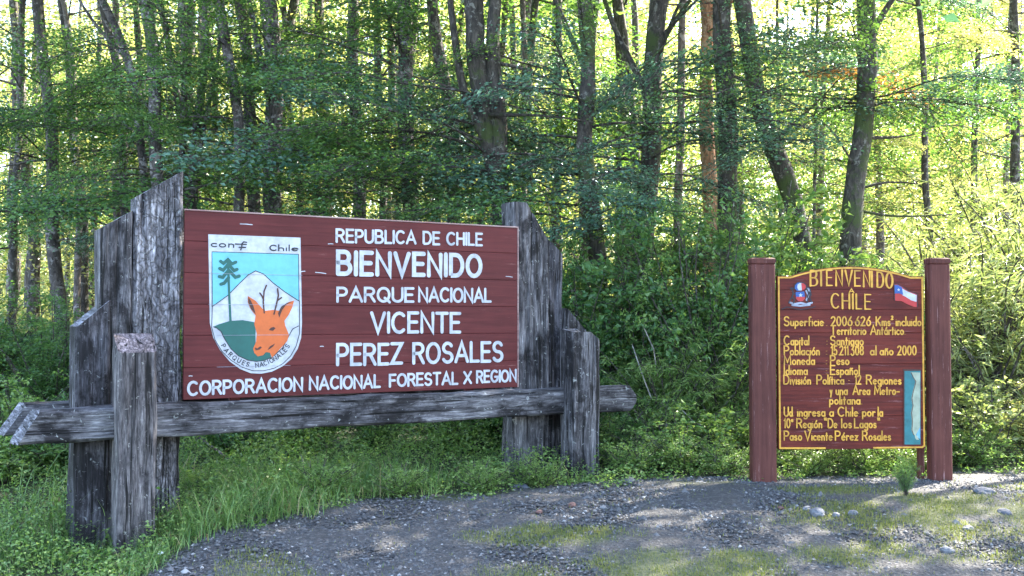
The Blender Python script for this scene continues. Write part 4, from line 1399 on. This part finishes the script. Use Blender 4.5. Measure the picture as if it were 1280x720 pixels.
tree([(502, 0), (506, 100), (513, 200), (516, 420)], 13, 22, 14, 'bark', 'stout speckled tree above the middle of the park sign', [LG], (2.8, 5), 4, 9, extra=((3.2, 220, 0, 1.2, LT), (3.7, 300, 0, 1.2, LT), (2.6, 300, 0, 1.0, LG)))
tree([(541, 0), (552, 80), (566, 170), (574, 420)], 14.5, 18, 13, 'bark', 'speckled tree leaning toward the big mossy trunk', [LG], (3, 5), 3, 8)
tree([(596, 0), (598, 80), (606, 170), (628, 250), (636, 420)], 12, 29, 15, 'bark_moss', 'big dark mossy tree rising from behind the tallest right timber', [LG, LT], (2.8, 4.6), 5, 10,
     forks=(([(622, 235), (622, 150), (616, 80), (622, 0)], 24, 16), ([(608, 175), (585, 140), (572, 90), (564, 0)], 13, 8)),
     extra=((2.8, 190, 5, 1.0, LG), (3.3, 175, 8, 1.15, LG), (3.0, 215, 0, .9, LG), (3.9, 200, 5, 1.0, LG), (2.5, 230, 0, .8, LG), (2.7, 330, 0, .8, LT)))
tree([(654, 0), (655, 120), (656, 420)], 16, 9, 11, 'bark_pale', 'thin pale tree just right of the big mossy trunk', [LG], (3, 5), 3, 5)
tree([(731, 0), (733, 90), (730, 160), (738, 230), (745, 300), (750, 430)], 12, 23, 14, 'bark_moss', 'dark tree standing between the park sign and the country board, nearest the park sign', [LT, LG], (2.6, 4.4), 4, 9,
     forks=(([(735, 95), (715, 50), (704, 20), (694, 0)], 8, 5), ([(744, 290), (722, 292), (708, 300), (700, 312)], 3, 1)),
     extra=((3.1, 180, 5, 1.0, LT), (3.3, 350, 5, 1.1, LT), (3.5, 330, 0, 1.1, LT), (2.9, 20, 0, 1.0, LT), (2.4, 200, 0, .9, LT), (2.0, 320, 0, .8, LG), (2.5, 300, 0, .8, LG), (3.0, 160, 0, 1.0, LT)))
tree([(826, 0), (822, 60), (812, 150), (806, 300), (806, 430)], 13, 28, 14, 'bark_moss', 'dark forked tree standing midway between the two signs', [LT], (2.8, 4.6), 4, 9,
     forks=(([(815, 140), (796, 90), (772, 50), (756, 0)], 10, 6), ([(822, 60), (840, 30), (862, 0)], 8, 5)),
     extra=((3.2, 185, 5, 1.2, LT), (3.4, 165, 5, 1.0, LT), (2.9, 250, 0, 1.1, LT), (3.0, 215, 0, 1.1, LT), (3.3, 300, 0, 1.1, LT), (2.3, 240, 0, 1.0, LT), (2.0, 280, 0, .9, LG)))
tree([(882, 0), (884, 120), (887, 250), (889, 430)], 14, 21, 13, 'bark_orange', 'orange brown barked tree left of the leaning mossy trunks', [LG, LT], (4.2, 5.2), 1, 7)
tree([(904, 0), (906, 120), (910, 250), (912, 430)], 12.5, 26, 14, 'bark_moss', 'dark green mossed upright tree right beside the orange brown one', [LT], (3.8, 4.8), 1, 9)
tree([(924, 0), (936, 60), (948, 120), (966, 180), (992, 258), (1004, 340)], 12.5, 26, 13, 'bark_moss', 'mossy tree leaning strongly to the left above the country board', [LT, LG], (3.4, 4.8), 3, 8, extra=((4.3, 5, 0, .8, 'leaf_rust'),))
tree([(1084, 0), (1082, 100), (1076, 190), (1066, 270), (1062, 350)], 12, 27, 14, 'bark_moss', 'stout tree with greenish bark above the right half of the country board', [LG], (3.0, 4.8), 2, 3,
     forks=(([(1084, 70), (1092, 30), (1110, 8), (1120, -8)], 11, 7), ([(1078, 235), (1096, 224), (1120, 226), (1150, 230)], 4, 1.5), ([(1070, 262), (1110, 272), (1150, 270), (1190, 268)], 4, 1.5)),
     extra=((3.9, 350, 0, .75, LT), (3.8, 20, 5, .7, LT), (3.9, 320, 3, .8, LT)))
tree([(1022, 0), (1020, 120), (1018, 250), (1018, 400)], 15, 5, 8, 'bark', 'thin sapling in the bright gap above the country board', [LY, LG], (2, 5.5), 7, 2, (.35, .6))
tree([(972, 0), (972, 120), (976, 260), (978, 400)], 17, 6, 8, 'bark', 'thin sapling just right of the leaning mossy tree', [LY, LG], (2, 5.5), 5, 2, (.4, .7))
tree([(1158, 120), (1154, 230), (1162, 280), (1168, 380)], 15, 10, 7, 'bark', 'crooked small tree above the right post of the country board', [LG, LY], (2, 5.5), 5, 1, (.5, .9))
tree([(1268, 0), (1270, 200), (1272, 400)], 17, 14, 8, 'bark', 'shaded tree at the far right edge of the wood', [LG, LT], (3.2, 6), 5, 1, (.7, 1.1))
tree([(1222, 60), (1218, 200), (1214, 380)], 17, 9, 8, 'bark', 'leafy tree between the crooked small tree and the right edge', [LG], (3.0, 6), 5, 1, (.7, 1.1))
tree([(470, 0), (476, 140), (482, 420)], 17, 11, 12, 'bark', 'slender tree further back above the word BIENVENIDO of the park sign', [LG, LY], (2, 5), 4, 6)
tree([(400, 0), (398, 140), (396, 420)], 18, 9, 12, 'bark', 'slender tree further back above the gap right of the emblem', [LG, LY], (2, 5), 4, 6)
tree([(700, 60), (696, 200), (690, 420)], 16, 11, 12, 'bark', 'slender tree further back right of the tallest right timber', [LG], (2, 5), 5, 6)
tree([(778, 0), (776, 140), (770, 420)], 17, 10, 12, 'bark', 'slender tree further back left of the dark forked tree', [LG, LT], (2, 5), 5, 6)
tree([(850, 100), (850, 200), (846, 430)], 15, 12, 12, 'bark_pale', 'grey barked tree in the gap left of the orange brown one', [LG], (2.6, 5), 4, 6)

# closely set slender dark trunks between the nearer trees
rk = random.Random(31)
for i in range(20):
    x = -10 + 900 * (i + rk.uniform(.1, .9)) / 20
    ln = rk.uniform(-45, 45)
    Y = rk.uniform(15.5, 20)
    tree([(x + ln, 0), (x + ln * .6 + rk.uniform(-8, 8), 110), (x + ln * .2, 260), (x, 430)], Y, rk.uniform(9, 17), 11, 'bark',
         'slender dark trunk in the shade between the nearer trees', [LG, LT], (3, 6), 0, 0, group='slender dark trunks in the shaded wood', limbs=2)

# farther trees that cannot be told apart
rf = random.Random(5)
cells = []
for Y, n in ((20, 15), (24, 15), (29, 15), (36, 14), (46, 14)):
    for i in range(n):
        x = -40 + 1360 * (i + rf.uniform(.15, .85)) / n
        cells.append((x, Y * rf.uniform(.94, 1.06)))
for x, Y in cells:
    right = x > 930
    H = rf.uniform(5.5, 8) if right else rf.uniform(9, 13)
    lean = rf.uniform(-25, 25)
    w = rf.uniform(8, 15) * 18 / Y
    tree([(x + lean, 0), (x + lean * .3, 200), (x, 430)], Y, w, H, rf.choice(['bark', 'bark', 'bark_pale']),
         'distant sunlit tree deep in the wood among many others', [LY, LY, LG] if right else ([LG, LY] if Y < 23 else [LY, LY, LG]), (1.2, min(H, .33 * Y)), 13 if right else 16, 3 if right else 3, (.9, 1.6), 'distant trees deep in the wood', lod=1, limbs=1, topmat=LY if right else LG)

# unseen trees added just outside the frame on the right to shade the lay-by
for X_, Y_o, H_ in ((8.6, 10.4, 13), (7.9, 9.0, 13), (9.8, 7.2, 13), (7.4, 7.6, 12), (6.6, 4.6, 12), (11.5, 9.5, 14), (8.6, 12.6, 14)):
    px_ = 640 + X_ / Y_o * 1280
    tree([(px_, 0), (px_, 430)], Y_o, 22 * 12 / Y_o, H_, 'bark', 'unseen tree added for its shade beyond the right edge of the photo', [LG], (7, 9), 3, 32,
         group='added shade trees beyond the right edge', limbs=2)

# ------------------------------------------------------------------ shrubs and undergrowth
SH = [bush_mesh('foliage', 100 + i, .9, .6, 26, (30, 22, 15)[i], (.034, .045, .06)[i], .6) for i in range(3)]
SH_BIG = [bush_mesh('foliage', 120 + i, 2.1, 1.1, 34, (46, 30, 20)[i], (.042, .058, .08)[i], .55, twigs=12, spread=.24, hollow=.15) for i in range(3)]
BAM = [bush_mesh('foliage', 140 + i, 2.2, 1.2, 46, 17, .105, .14, .6, twigs=9, spread=.16, hollow=.2) for i in range(2)]
FINE = [bush_mesh('foliage', 160 + i, .55, .45, 30, 26, .024, .7, twigs=6, spread=.10) for i in range(2)]


def shrub(name, me, px, Y, s, sz, mat, label, cat='shrub', group=None, sink=0.05):
    X = (px - 640) / 1280 * Y
    rr = random.Random(int(px * 3 + Y * 50))
    o = obj(name, me)
    o.location = (X, Y, float(ground_z(X, Y)) - sink)
    o.rotation_euler = (rr.uniform(-.08, .08), rr.uniform(-.08, .08), rr.uniform(0, 2 * PI))
    o.scale = (s, s, sz)
    o.material_slots[0].link = 'OBJECT'
    o.material_slots[0].material = M[mat]
    tag(o, label, cat, group)
    return o


LS = 'leaf_shrub'
shrub('shrub', SH[0], 20, 9.5, 1.2, 1.1, LS, 'bright green shrub at the left edge behind the beam ends')
shrub('shrub', SH[1], 70, 9.0, 1.0, .7, LG, 'leafy shrub in the grass right behind the short left timber')
shrub('shrub', SH[2], 5, 8.6, .9, .55, LS, 'low leafy shrub under the slanted beam ends at the left edge')
shrub('shrub', SH[0], 120, 10.3, 1.0, .9, LG, 'dark shrub further back behind the left timbers')
shrub('shrub', SH_BIG[0], 60, 12.5, 1.0, .8, LG, 'dark green bush left of the short left timber')
shrub('shrub', SH_BIG[1], -30, 13, 1.1, .9, LG, 'tall bush cut off by the left edge of the photo')
shrub('shrub', SH[1], 290, 10.0, 1.0, .9, LG, 'twiggy dark shrub seen under the left part of the beam', sink=.1)
shrub('shrub', SH[2], 380, 10.2, 1.0, .9, LS, 'twiggy shrub seen under the beam below the emblem', sink=.1)
shrub('shrub', SH[0], 470, 10.6, 1.1, .9, LG, 'dark shrub seen under the middle of the beam', sink=.1)
shrub('shrub', SH[1], 560, 10.6, 1.1, .9, LS, 'yellowish green shrub seen under the right half of the beam', sink=.1)
shrub('shrub', SH[2], 630, 11, 1.1, 1.0, LG, 'shrub just left of the tallest right timber under the beam', sink=.1)
shrub('shrub', SH_BIG[2], 735, 11.0, .9, 1.2, LG, 'tall blue green bush behind the low front right timber')
shrub('shrub', SH_BIG[0], 800, 11.2, 1.0, 1.25, LS, 'tall green bush midway between the two signs')
shrub('shrub', SH_BIG[1], 880, 11.0, 1.0, 1.4, LG, 'tall dark bush touching the left post of the country board')
shrub('shrub', SH_BIG[2], 960, 11.6, 1.1, 1.45, LS, 'tall bush behind the left post of the country board')
shrub('shrub', SH[1], 825, 9.55, 1.0, .75, LS, 'pale green low shrub at the gravel edge between the signs')
shrub('shrub', SH[0], 770, 9.7, .8, .8, LG, 'small dark shrub right of the low front right timber')
shrub('shrub', SH[2], 895, 9.6, .9, .7, LS, 'low leafy shrub beside the left post of the country board')
shrub('shrub', SH[0], 1020, 9.9, 1.0, .8, LS, 'light green shrub under the left part of the country board')
shrub('shrub', SH[1], 1100, 9.8, 1.0, .8, LS, 'light green shrub under the right part of the country board')
shrub('bamboo', BAM[0], 1040, 11.5, 1.2, 1.25, LS, 'bamboo thicket rising behind the top of the country board', 'bamboo')
shrub('bamboo', BAM[1], 1130, 11.6, 1.2, 1.25, 'leaf_bamboo', 'bamboo thicket behind the right post of the country board', 'bamboo')
shrub('bamboo', BAM[0], 1225, 11.2, 1.3, 1.4, 'leaf_bamboo', 'sunlit drooping bamboo right of the country board', 'bamboo')
shrub('bamboo', BAM[1], 1310, 11.8, 1.4, 1.6, 'leaf_bamboo', 'sunlit bamboo cut off by the right edge of the photo', 'bamboo')
shrub('shrub', SH[2], 1230, 9.8, 1.1, 1.0, 'leaf_bamboo', 'bright low shrub right of the right post at the gravel edge')
shrub('shrub', SH[0], 1300, 10.0, 1.2, 1.0, LY, 'bright low shrub at the right edge of the photo')
shrub('bamboo', BAM[1], 835, 10.3, .75, .7, LS, 'feathery arching bamboo in the gap between the two signs', 'bamboo')
shrub('bamboo', BAM[0], 905, 10.6, .8, .85, LS, 'feathery bamboo just left of the left post of the country board', 'bamboo')
shrub('shrub', SH[0], 860, 9.9, 1.0, .85, LS, 'light green leafy shrub between the pale dead stick and the country board')
shrub('bamboo', BAM[0], 1180, 13.0, 1.4, 1.5, 'leaf_bamboo', 'tall pale bamboo behind the right post, further back in the glade', 'bamboo')
shrub('bamboo', BAM[1], 1265, 13.4, 1.5, 1.7, 'leaf_bamboo', 'tallest sunlit bamboo near the right edge of the photo', 'bamboo')
shrub('shrub', SH_BIG[0], 1000, 13.2, 1.2, 1.2, LS, 'light green bush behind the bamboo left of the board top')
shrub('shrub', SH_BIG[1], 670, 11.8, 1.0, 1.1, LG, 'green bush seen right behind the two tall right timbers')
rs = random.Random(12)
for i in range(34):
    px = -60 + 1400 * (i % 17 + rs.random()) / 17
    Y = 13.2 + (i // 17) * 3 + rs.uniform(-.6, .9)
    mt = rs.choice([LG, LS, LY] if Y > 14.5 else [LG, LS, LT])
    big = rs.random() < .55
    shrub('shrub', (SH_BIG if big else SH)[rs.randrange(3)], px, Y, rs.uniform(.9, 1.4) if big else 1.5, rs.uniform(.5, .85) if big else 1.3, mt,
          'green understorey bush among the trunks behind the signs', 'shrub', 'understorey bushes among the trunks')


for px, Y, sc_, lab in ((905, 8.95, .8, 'small leafy weed at the foot of the left post of the country board'),
                        (1010, 9.1, .8, 'small leafy weed under the lower left corner of the country board'), (1075, 9.15, .9, 'small leafy weed under the map of the country board'),
                        (1150, 9.2, .8, 'small leafy weed at the foot of the right post of the country board'), (790, 9.0, .9, 'small weed right of the low front right timber'),
                        (675, 8.45, .7, 'small weed in front of the tallest right timber'), (600, 8.25, .7, 'small weed at the gravel edge under the word REGION'),
                        (500, 8.0, .7, 'small weed at the gravel edge under the middle of the beam'), (400, 7.85, .8, 'small weed at the gravel edge below the emblem'),
                        (845, 9.1, 1.0, 'small leafy weed at the gravel edge midway between the signs'), (1215, 9.5, 1.0, 'small sunlit weed at the gravel edge right of the board')):
    shrub('weed', FINE[int(px) % 2], px, Y, sc_, sc_ * (2.0 if px == 1128 else .8), LS, lab, 'weed', sink=.02)


shrub('weed', BAM[0], 1130, 7.9, .11, .19, LG, 'lone thin weed growing in the gravel in front of the right post', 'weed', sink=.0)


def dead_branch(pts, w, mat, label):
    P = [at(x, y, Y) for x, y, Y in pts]
    o0 = P[0]
    V, T = tube_np(np.array([tuple(p - o0) for p in P]), np.linspace(w, w * .35, len(P)), 6)
    o = obj('dead_branch', mesh_np('dead_branch', V, T, [M[mat]], smooth=True))
    o.location = o0
    tag(o, label, 'branch')


M['deadwood'] = bark_mat('bleached_dead_wood', (0.3, 0.27, 0.24), (0.45, 0.42, 0.4))
dead_branch([(822, 470, 10.2), (817, 436, 10.1), (806, 412, 10.1), (801, 402, 10.2)], .008, 'deadwood', 'pale dead stick standing in the bushes midway between the signs')
dead_branch([(815, 500, 10.1), (802, 466, 10.1), (792, 436, 10.2), (790, 430, 10.3)], .008, 'deadwood', 'second pale dead stick, lower and nearer the park sign')
dead_branch([(330, 612, 8.9), (300, 585, 9.0), (270, 562, 9.2), (246, 545, 9.5), (238, 520, 9.7)], .016, 'twig', 'dark dead branch leaning in the grass under the left part of the beam')
dead_branch([(925, 560, 9.6), (900, 540, 9.7), (868, 528, 9.8), (845, 505, 9.9)], .010, 'deadwood', 'thin bleached branch in the shrubs left of the country board')

# ------------------------------------------------------------------ uncountable greenery and gravel
def to_ground(P, lift=0.0):
    P[:, 2] += ground_z(P[:, 0], P[:, 1]) + lift
    return P


def far_undergrowth():
    rng = np.random.default_rng(3)
    n = 90000
    Y = 15 + 60 * rng.random(n) ** 1.3
    X = (rng.random(n) * 1.5 - .75) * Y * 1.15
    cl = np.sin(X * .9) * np.sin(Y * .7 + X * .3) + .6 * np.sin(X * 2.3 + 1) * np.sin(Y * 1.9)
    h = np.maximum(.1, .6 + .45 * cl)
    Z = h * rng.random(n) ** .6
    P = to_ground(np.stack([X, Y, Z], 1))
    D = rng.normal(0, 1, (n, 3))
    N = rng.normal(0, .7, (n, 3)) + np.array([0, -.1, .8])
    sz = .05 + .0035 * Y * rng.uniform(.6, 1.3, n)
    V, T, sh = leaves(P, D, N, sz, sz * .65, rng)
    o = obj('undergrowth', mesh_np('undergrowth', V, T, [M['leaf_yellow']], attr=sh))
    tag(o, 'sunlit mass of leafy undergrowth covering the forest floor far behind the signs', 'undergrowth', kind='stuff')


def far_forest():
    rng = np.random.default_rng(21)
    PV = []
    for i in range(420):
        Y = 50 + 32 * rng.random()
        X = (rng.random() * 1.5 - .75) * Y
        px = 640 + X / Y * 1280
        H = rng.uniform(17, 26) * (1 - .45 * math.exp(-((px - 1010) / 90) ** 2) - .3 * math.exp(-((px - 60) / 90) ** 2))
        gz = float(ground_z(X, Y))
        nb = 9
        for b in range(nb):
            c = np.array([X + rng.normal(0, 1.6), Y + rng.normal(0, 1.6), gz + H * rng.uniform(.1, 1)])
            m = 60
            q = rng.normal(0, 1, (m, 3))
            q /= np.linalg.norm(q, axis=1, keepdims=True)
            PV.append(c + q * np.array([1.7, 1.7, .9]) * rng.uniform(.5, 1, (m, 1)) * rng.uniform(.7, 1.3))
    P = np.concatenate(PV)
    n = len(P)
    D = rng.normal(0, 1, (n, 3)) * np.array([1, 1, .5])
    N = rng.normal(0, .7, (n, 3)) + np.array([0, 0, 1])
    sz = rng.uniform(.22, .42, n)
    V, T, sh = leaves(P, D, N, sz, sz * .7, rng)
    o = obj('far_forest', mesh_np('far_forest', V, T, [M['leaf_yellow']], attr=sh))
    tag(o, 'bright yellow green far forest seen as one mass between the trunks', 'forest', kind='stuff')


def blades(P, az, L, W, bend, rng, segs=3):
    n = len(P)
    d = np.stack([np.cos(az), np.sin(az), np.zeros(n)], 1)
    s = np.stack([-np.sin(az), np.cos(az), np.zeros(n)], 1)
    rows = []
    for k in range(segs + 1):
        t = k / segs
        c = P + d * (L * bend * t * t)[:, None] + np.array([0, 0, 1]) * (L * (t - .42 * bend * t * t * 1.4))[:, None]
        w = (W * (1 - t ** 1.6) * .5)[:, None]
        rows.append(c + s * w)
        if k < segs: rows.append(c - s * w)
    m = len(rows)
    V = np.stack(rows, 1).reshape(-1, 3)
    b = np.arange(n) * m
    T = []
    for k in range(segs - 1):
        q = 2 * k
        T += [np.stack([b + q, b + q + 1, b + q + 3], 1), np.stack([b + q, b + q + 3, b + q + 2], 1)]
    q = 2 * (segs - 1)
    T.append(np.stack([b + q, b + q + 1, b + q + 2], 1))
    return V, np.concatenate(T)


def region_pts(n, rng, x0, x1, y0, y1, fn):
    out = []
    got = 0
    while got < n:
        X = rng.uniform(x0, x1, n * 2)
        Y = rng.uniform(y0, y1, n * 2)
        k = fn(X, Y) > rng.random(len(X))
        P = np.stack([X[k], Y[k], np.zeros(k.sum())], 1)
        out.append(P)
        got += len(P)
    return np.concatenate(out)[:n]


def tuft_noise(X, Y, s=3.0):
    return .5 + .25 * np.sin(X * s + 1.3 * np.sin(Y * s * .7)) + .25 * np.sin(Y * s * 1.3 + 1.7 * np.sin(X * s * .9))


def edge_wob(X): return -.05 + .13 * np.sin(X * 5.1) + .07 * np.sin(X * 11.7 + 1) + .04 * np.sin(X * 23)


def grass():
    rng = np.random.default_rng(8)

    def fn(X, Y):
        d = Y - gravel_edge(X) - edge_wob(X)
        left = np.clip((.2 - X) / 2.4, .0, 1)
        ok = (d > 0) & ((d < 2.2) | (X < -2.4))
        return ok * (left * .95 + .03) * tuft_noise(X, Y) * np.clip(1.6 - d * .35, .15, 1)
    P = region_pts(17000, rng, -6.5, 2.0, 5.2, 10.5, fn)
    # gather into tufts
    c = region_pts(900, rng, -6.5, 2.0, 5.2, 10.5, fn)
    pick = rng.integers(0, len(c), len(P))
    P = np.where((rng.random(len(P)) < .7)[:, None], c[pick] + rng.normal(0, .05, P.shape) * np.array([1, 1, 0]), P)
    P[:, 2] = 0
    to_ground(P, -.01)
    n = len(P)
    az = rng.uniform(0, 2 * PI, n)
    L = rng.uniform(.10, .36, n) * np.clip(1.1 - (P[:, 0] + 2.4) * .18, .45, 1)
    L = L * np.where(P[:, 0] < -2.75, 1.8, 1.3)
    near = np.hypot(P[:, 0] + 2.75, P[:, 1] - 6.55) < .75
    L = np.where(near, L * .5, L)
    V, T = blades(P, az, L, rng.uniform(.004, .009, n), rng.uniform(.35, 1.45, n), rng, 3)
    m = V.shape[0] // n
    dry = rng.random(n) < .10
    nt = T.shape[0] // n
    midx = np.tile(dry.astype(int), nt)
    o = obj('grass', mesh_np('grass', V, T, [M['grass'], M['straw']], midx, attr=np.repeat(rng.random(n), m)))
    tag(o, 'long arching green grass on the bank round the left timbers', 'grass', kind='stuff')


def ground_cover():
    rng = np.random.default_rng(9)

    def fn(X, Y):
        d = Y - gravel_edge(X) - edge_wob(X)
        d = np.where(X < -2.4, np.minimum(d, .3 - 2.3 - X), d)
        return (d > .02) * (d < 3.6) * np.clip(.25 + tuft_noise(X, Y, 2.3), 0, 1)
    n = 95000
    P = region_pts(n, rng, -6.5, 7.5, 5.4, 12, fn)
    d = P[:, 1] - gravel_edge(P[:, 0]) - edge_wob(P[:, 0])
    d = np.where(P[:, 0] < -2.4, np.minimum(d, .3 - 2.3 - P[:, 0]), d)
    h = np.clip(.05 + .32 * d, .04, .38) * (.4 + .8 * tuft_noise(P[:, 0], P[:, 1], 5.5))
    P[:, 2] = h * rng.random(n) ** .7
    to_ground(P)
    D = rng.normal(0, 1, (n, 3)) * np.array([1, 1, .35])
    N = rng.normal(0, .45, (n, 3)) + np.array([0, 0, 1])
    sz = rng.uniform(.014, .036, n)
    V, T, sh = leaves(P, D, N, sz, sz * .8, rng)
    o = obj('ground_cover', mesh_np('ground_cover', V, T, [M['leaf_shrub']], attr=sh))
    tag(o, 'low leafy ground cover along the edge of the gravel', 'ground cover', kind='stuff')


def turf():
    rng = np.random.default_rng(10)
    n = 60000
    X = rng.uniform(-2.2, 6.5, n * 5)
    Y = rng.uniform(5.2, 9.2, n * 5)
    k = np.array([turf_mask(x, y) for x, y in zip(X, Y)]) + .012 > rng.random(len(X))
    k &= Y < gravel_edge(X)
    P = np.stack([X[k], Y[k], np.zeros(k.sum())], 1)[:n]
    to_ground(P)
    n = len(P)
    V, T = blades(P, rng.uniform(0, 2 * PI, n), rng.uniform(.012, .05, n), rng.uniform(.003, .006, n), rng.uniform(.1, .9, n), rng, 2)
    o = obj('turf', mesh_np('turf', V, T, [M['turf']], attr=np.repeat(rng.random(n), V.shape[0] // n)))
    tag(o, 'thin yellowish turf growing in patches through the gravel', 'turf', kind='stuff')


OCT = np.array([(1, 0, 0), (0, 1, 0), (-1, 0, 0), (0, -1, 0), (0, 0, 1), (0, 0, -1)], float)
OCT_T = np.array([(0, 1, 4), (1, 2, 4), (2, 3, 4), (3, 0, 4), (1, 0, 5), (2, 1, 5), (3, 2, 5), (0, 3, 5)])


def gravel():
    rng = np.random.default_rng(11)

    def fn(X, Y):
        d = gravel_edge(X) - Y
        return (d > -.15) * (.45 + .55 * tuft_noise(X, Y, 1.9))
    n = 60000
    P = region_pts(n, rng, -2.3, 6.0, 5.3, 9.6, fn)
    to_ground(P, .001)
    sz = (.006 + .013 * rng.random(n) ** 2.2)
    sz[rng.random(n) < .012] *= 1.9
    th = rng.uniform(0, 2 * PI, n)
    base = OCT[None] * rng.uniform(.65, 1.2, (n, 6, 1)) * np.array([1.2, .9, .65]) * sz[:, None, None]
    base = base + rng.normal(0, .12, base.shape) * sz[:, None, None]
    c, s = np.cos(th)[:, None], np.sin(th)[:, None]
    B = np.stack([base[..., 0] * c - base[..., 1] * s, base[..., 0] * s + base[..., 1] * c, base[..., 2]], -1)
    V = (B + P[:, None, :]).reshape(-1, 3)
    T = (OCT_T[None] + (np.arange(n) * 6)[:, None, None]).reshape(-1, 3)
    sh = np.repeat(np.clip(rng.normal(.5, .24, n), 0, 1), 6)
    o = obj('gravel', mesh_np('gravel', V, T, [M['stone']], attr=sh))
    tag(o, 'grey crushed gravel spread over the lay-by in front of the signs', 'gravel', kind='stuff')


far_undergrowth()
far_forest()
grass()
ground_cover()
turf()
gravel()


# ------------------------------------------------------------------ single stones
def rock(px, py, w, flat, mat, label, group=None, seed=0):
    Yg = 8.0
    for _ in range(12):
        p = at(px, py, Yg)
        gz = float(ground_z(p.x, Yg))
        # step along the ray until it meets the ground
        r = ray(px, py)
        t = (gz - EYE) / r[2]
        Yg = r[1] * t
    X = r[0] * t
    rng = random.Random(seed + int(px))
    import bmesh
    bm = bmesh.new()
    bmesh.ops.create_icosphere(bm, subdivisions=3, radius=.5)
    s = Vector((rng.random() * 30, rng.random() * 30, 0))
    for v in bm.verts:
        q = v.co.normalized()
        d = 1 + .38 * noise.noise(q * 1.4 + s) + .16 * noise.noise(q * 3.5 + s)
        # facet it
        v.co = q * .5 * min(d, .98 + .12 * noise.noise(q * 2 + s * 2))
        v.co.x *= w
        v.co.y *= w * rng.uniform(.74, .76)
        v.co.z *= w * flat
    me = bpy.data.meshes.new('rock')
    bm.to_mesh(me)
    bm.free()
    me.materials.append(M[mat])
    o = obj('rock', me)
    o.location = (X, Yg, gz + w * flat * .22)
    o.rotation_euler = (rng.uniform(-.1, .1), rng.uniform(-.1, .1), rng.uniform(0, 3))
    tag(o, label, 'rock', group)


rock(650, 610, .19, .28, 'rock_dark', 'flat dark slate stone at the grass edge below the low front right timber')
rock(715, 633, .075, .6, 'rock_red', 'reddish stone on the gravel, right one of the reddish pair')
rock(674, 641, .065, .5, 'rock_red', 'reddish brown stone on the gravel, left one of the reddish pair')
rock(1022, 644, .15, .5, 'rock', 'largest pale grey rock on the gravel under the country board')
rock(1008, 638, .08, .6, 'rock', 'small grey rock touching the left of the largest pale rock')
rock(1045, 646, .08, .6, 'rock', 'small grey rock right of the largest pale rock')
rock(1066, 644, .09, .6, 'rock', 'grey rock on the turf below the map of the country board')
rock(1130, 645, .05, .6, 'rock', 'tiny pale stone in the turf below the right post')
rock(1256, 643, .13, .45, 'rock_dark', 'dark stone on the turf near the right edge')
rock(1210, 663, .10, .5, 'rock', 'grey stone in the lower right foreground nearest the turf')
rock(1184, 690, .10, .5, 'rock', 'pale stone low in the right foreground')
rock(585, 618, .05, .5, 'rock', 'small pale stone at the grass edge under the beam')
rock(976, 636, .06, .5, 'rock_red', 'small brownish stone left of the pale rock cluster')
rock(1230, 617, .2, .35, 'rock_dark', 'broad dark rock on the sunlit ground right of the country board')
rock(787, 603, .13, .5, 'rock', 'pale stone at the foot of the shrubs right of the park sign')
rock(458, 700, .045, .5, 'rock', 'small pale stone in the lower gravel at the bottom of the photo')


# scrap of litter in the grass edge at the lower left
def litter():
    gx, gy = at(202, 699, 6.75).x, 6.75
    rng = random.Random(3)
    v, f = [], []
    for j in range(4):
        for i in range(4):
            v.append(((i - 1.5) * .012 + rng.uniform(-.003, .003), (j - 1.5) * .010 + rng.uniform(-.003, .003), .012 + rng.uniform(-.010, .012)))
    f = [(j * 4 + i, j * 4 + i + 1, j * 4 + i + 5, j * 4 + i + 4) for j in range(3) for i in range(3)]
    top = len(v)
    v += [(a, b, c - .002) for a, b, c in v]
    f += [tuple(top + k for k in q[::-1]) for q in f]
    o = obj('paper_scrap', mesh_from('paper_scrap', v, f, [M['paper']]))
    o.location = (gx, gy, float(ground_z(gx, gy)) + .012)
    tag(o, 'crumpled white paper scrap on the gravel at the lower left grass edge', 'litter')


litter()
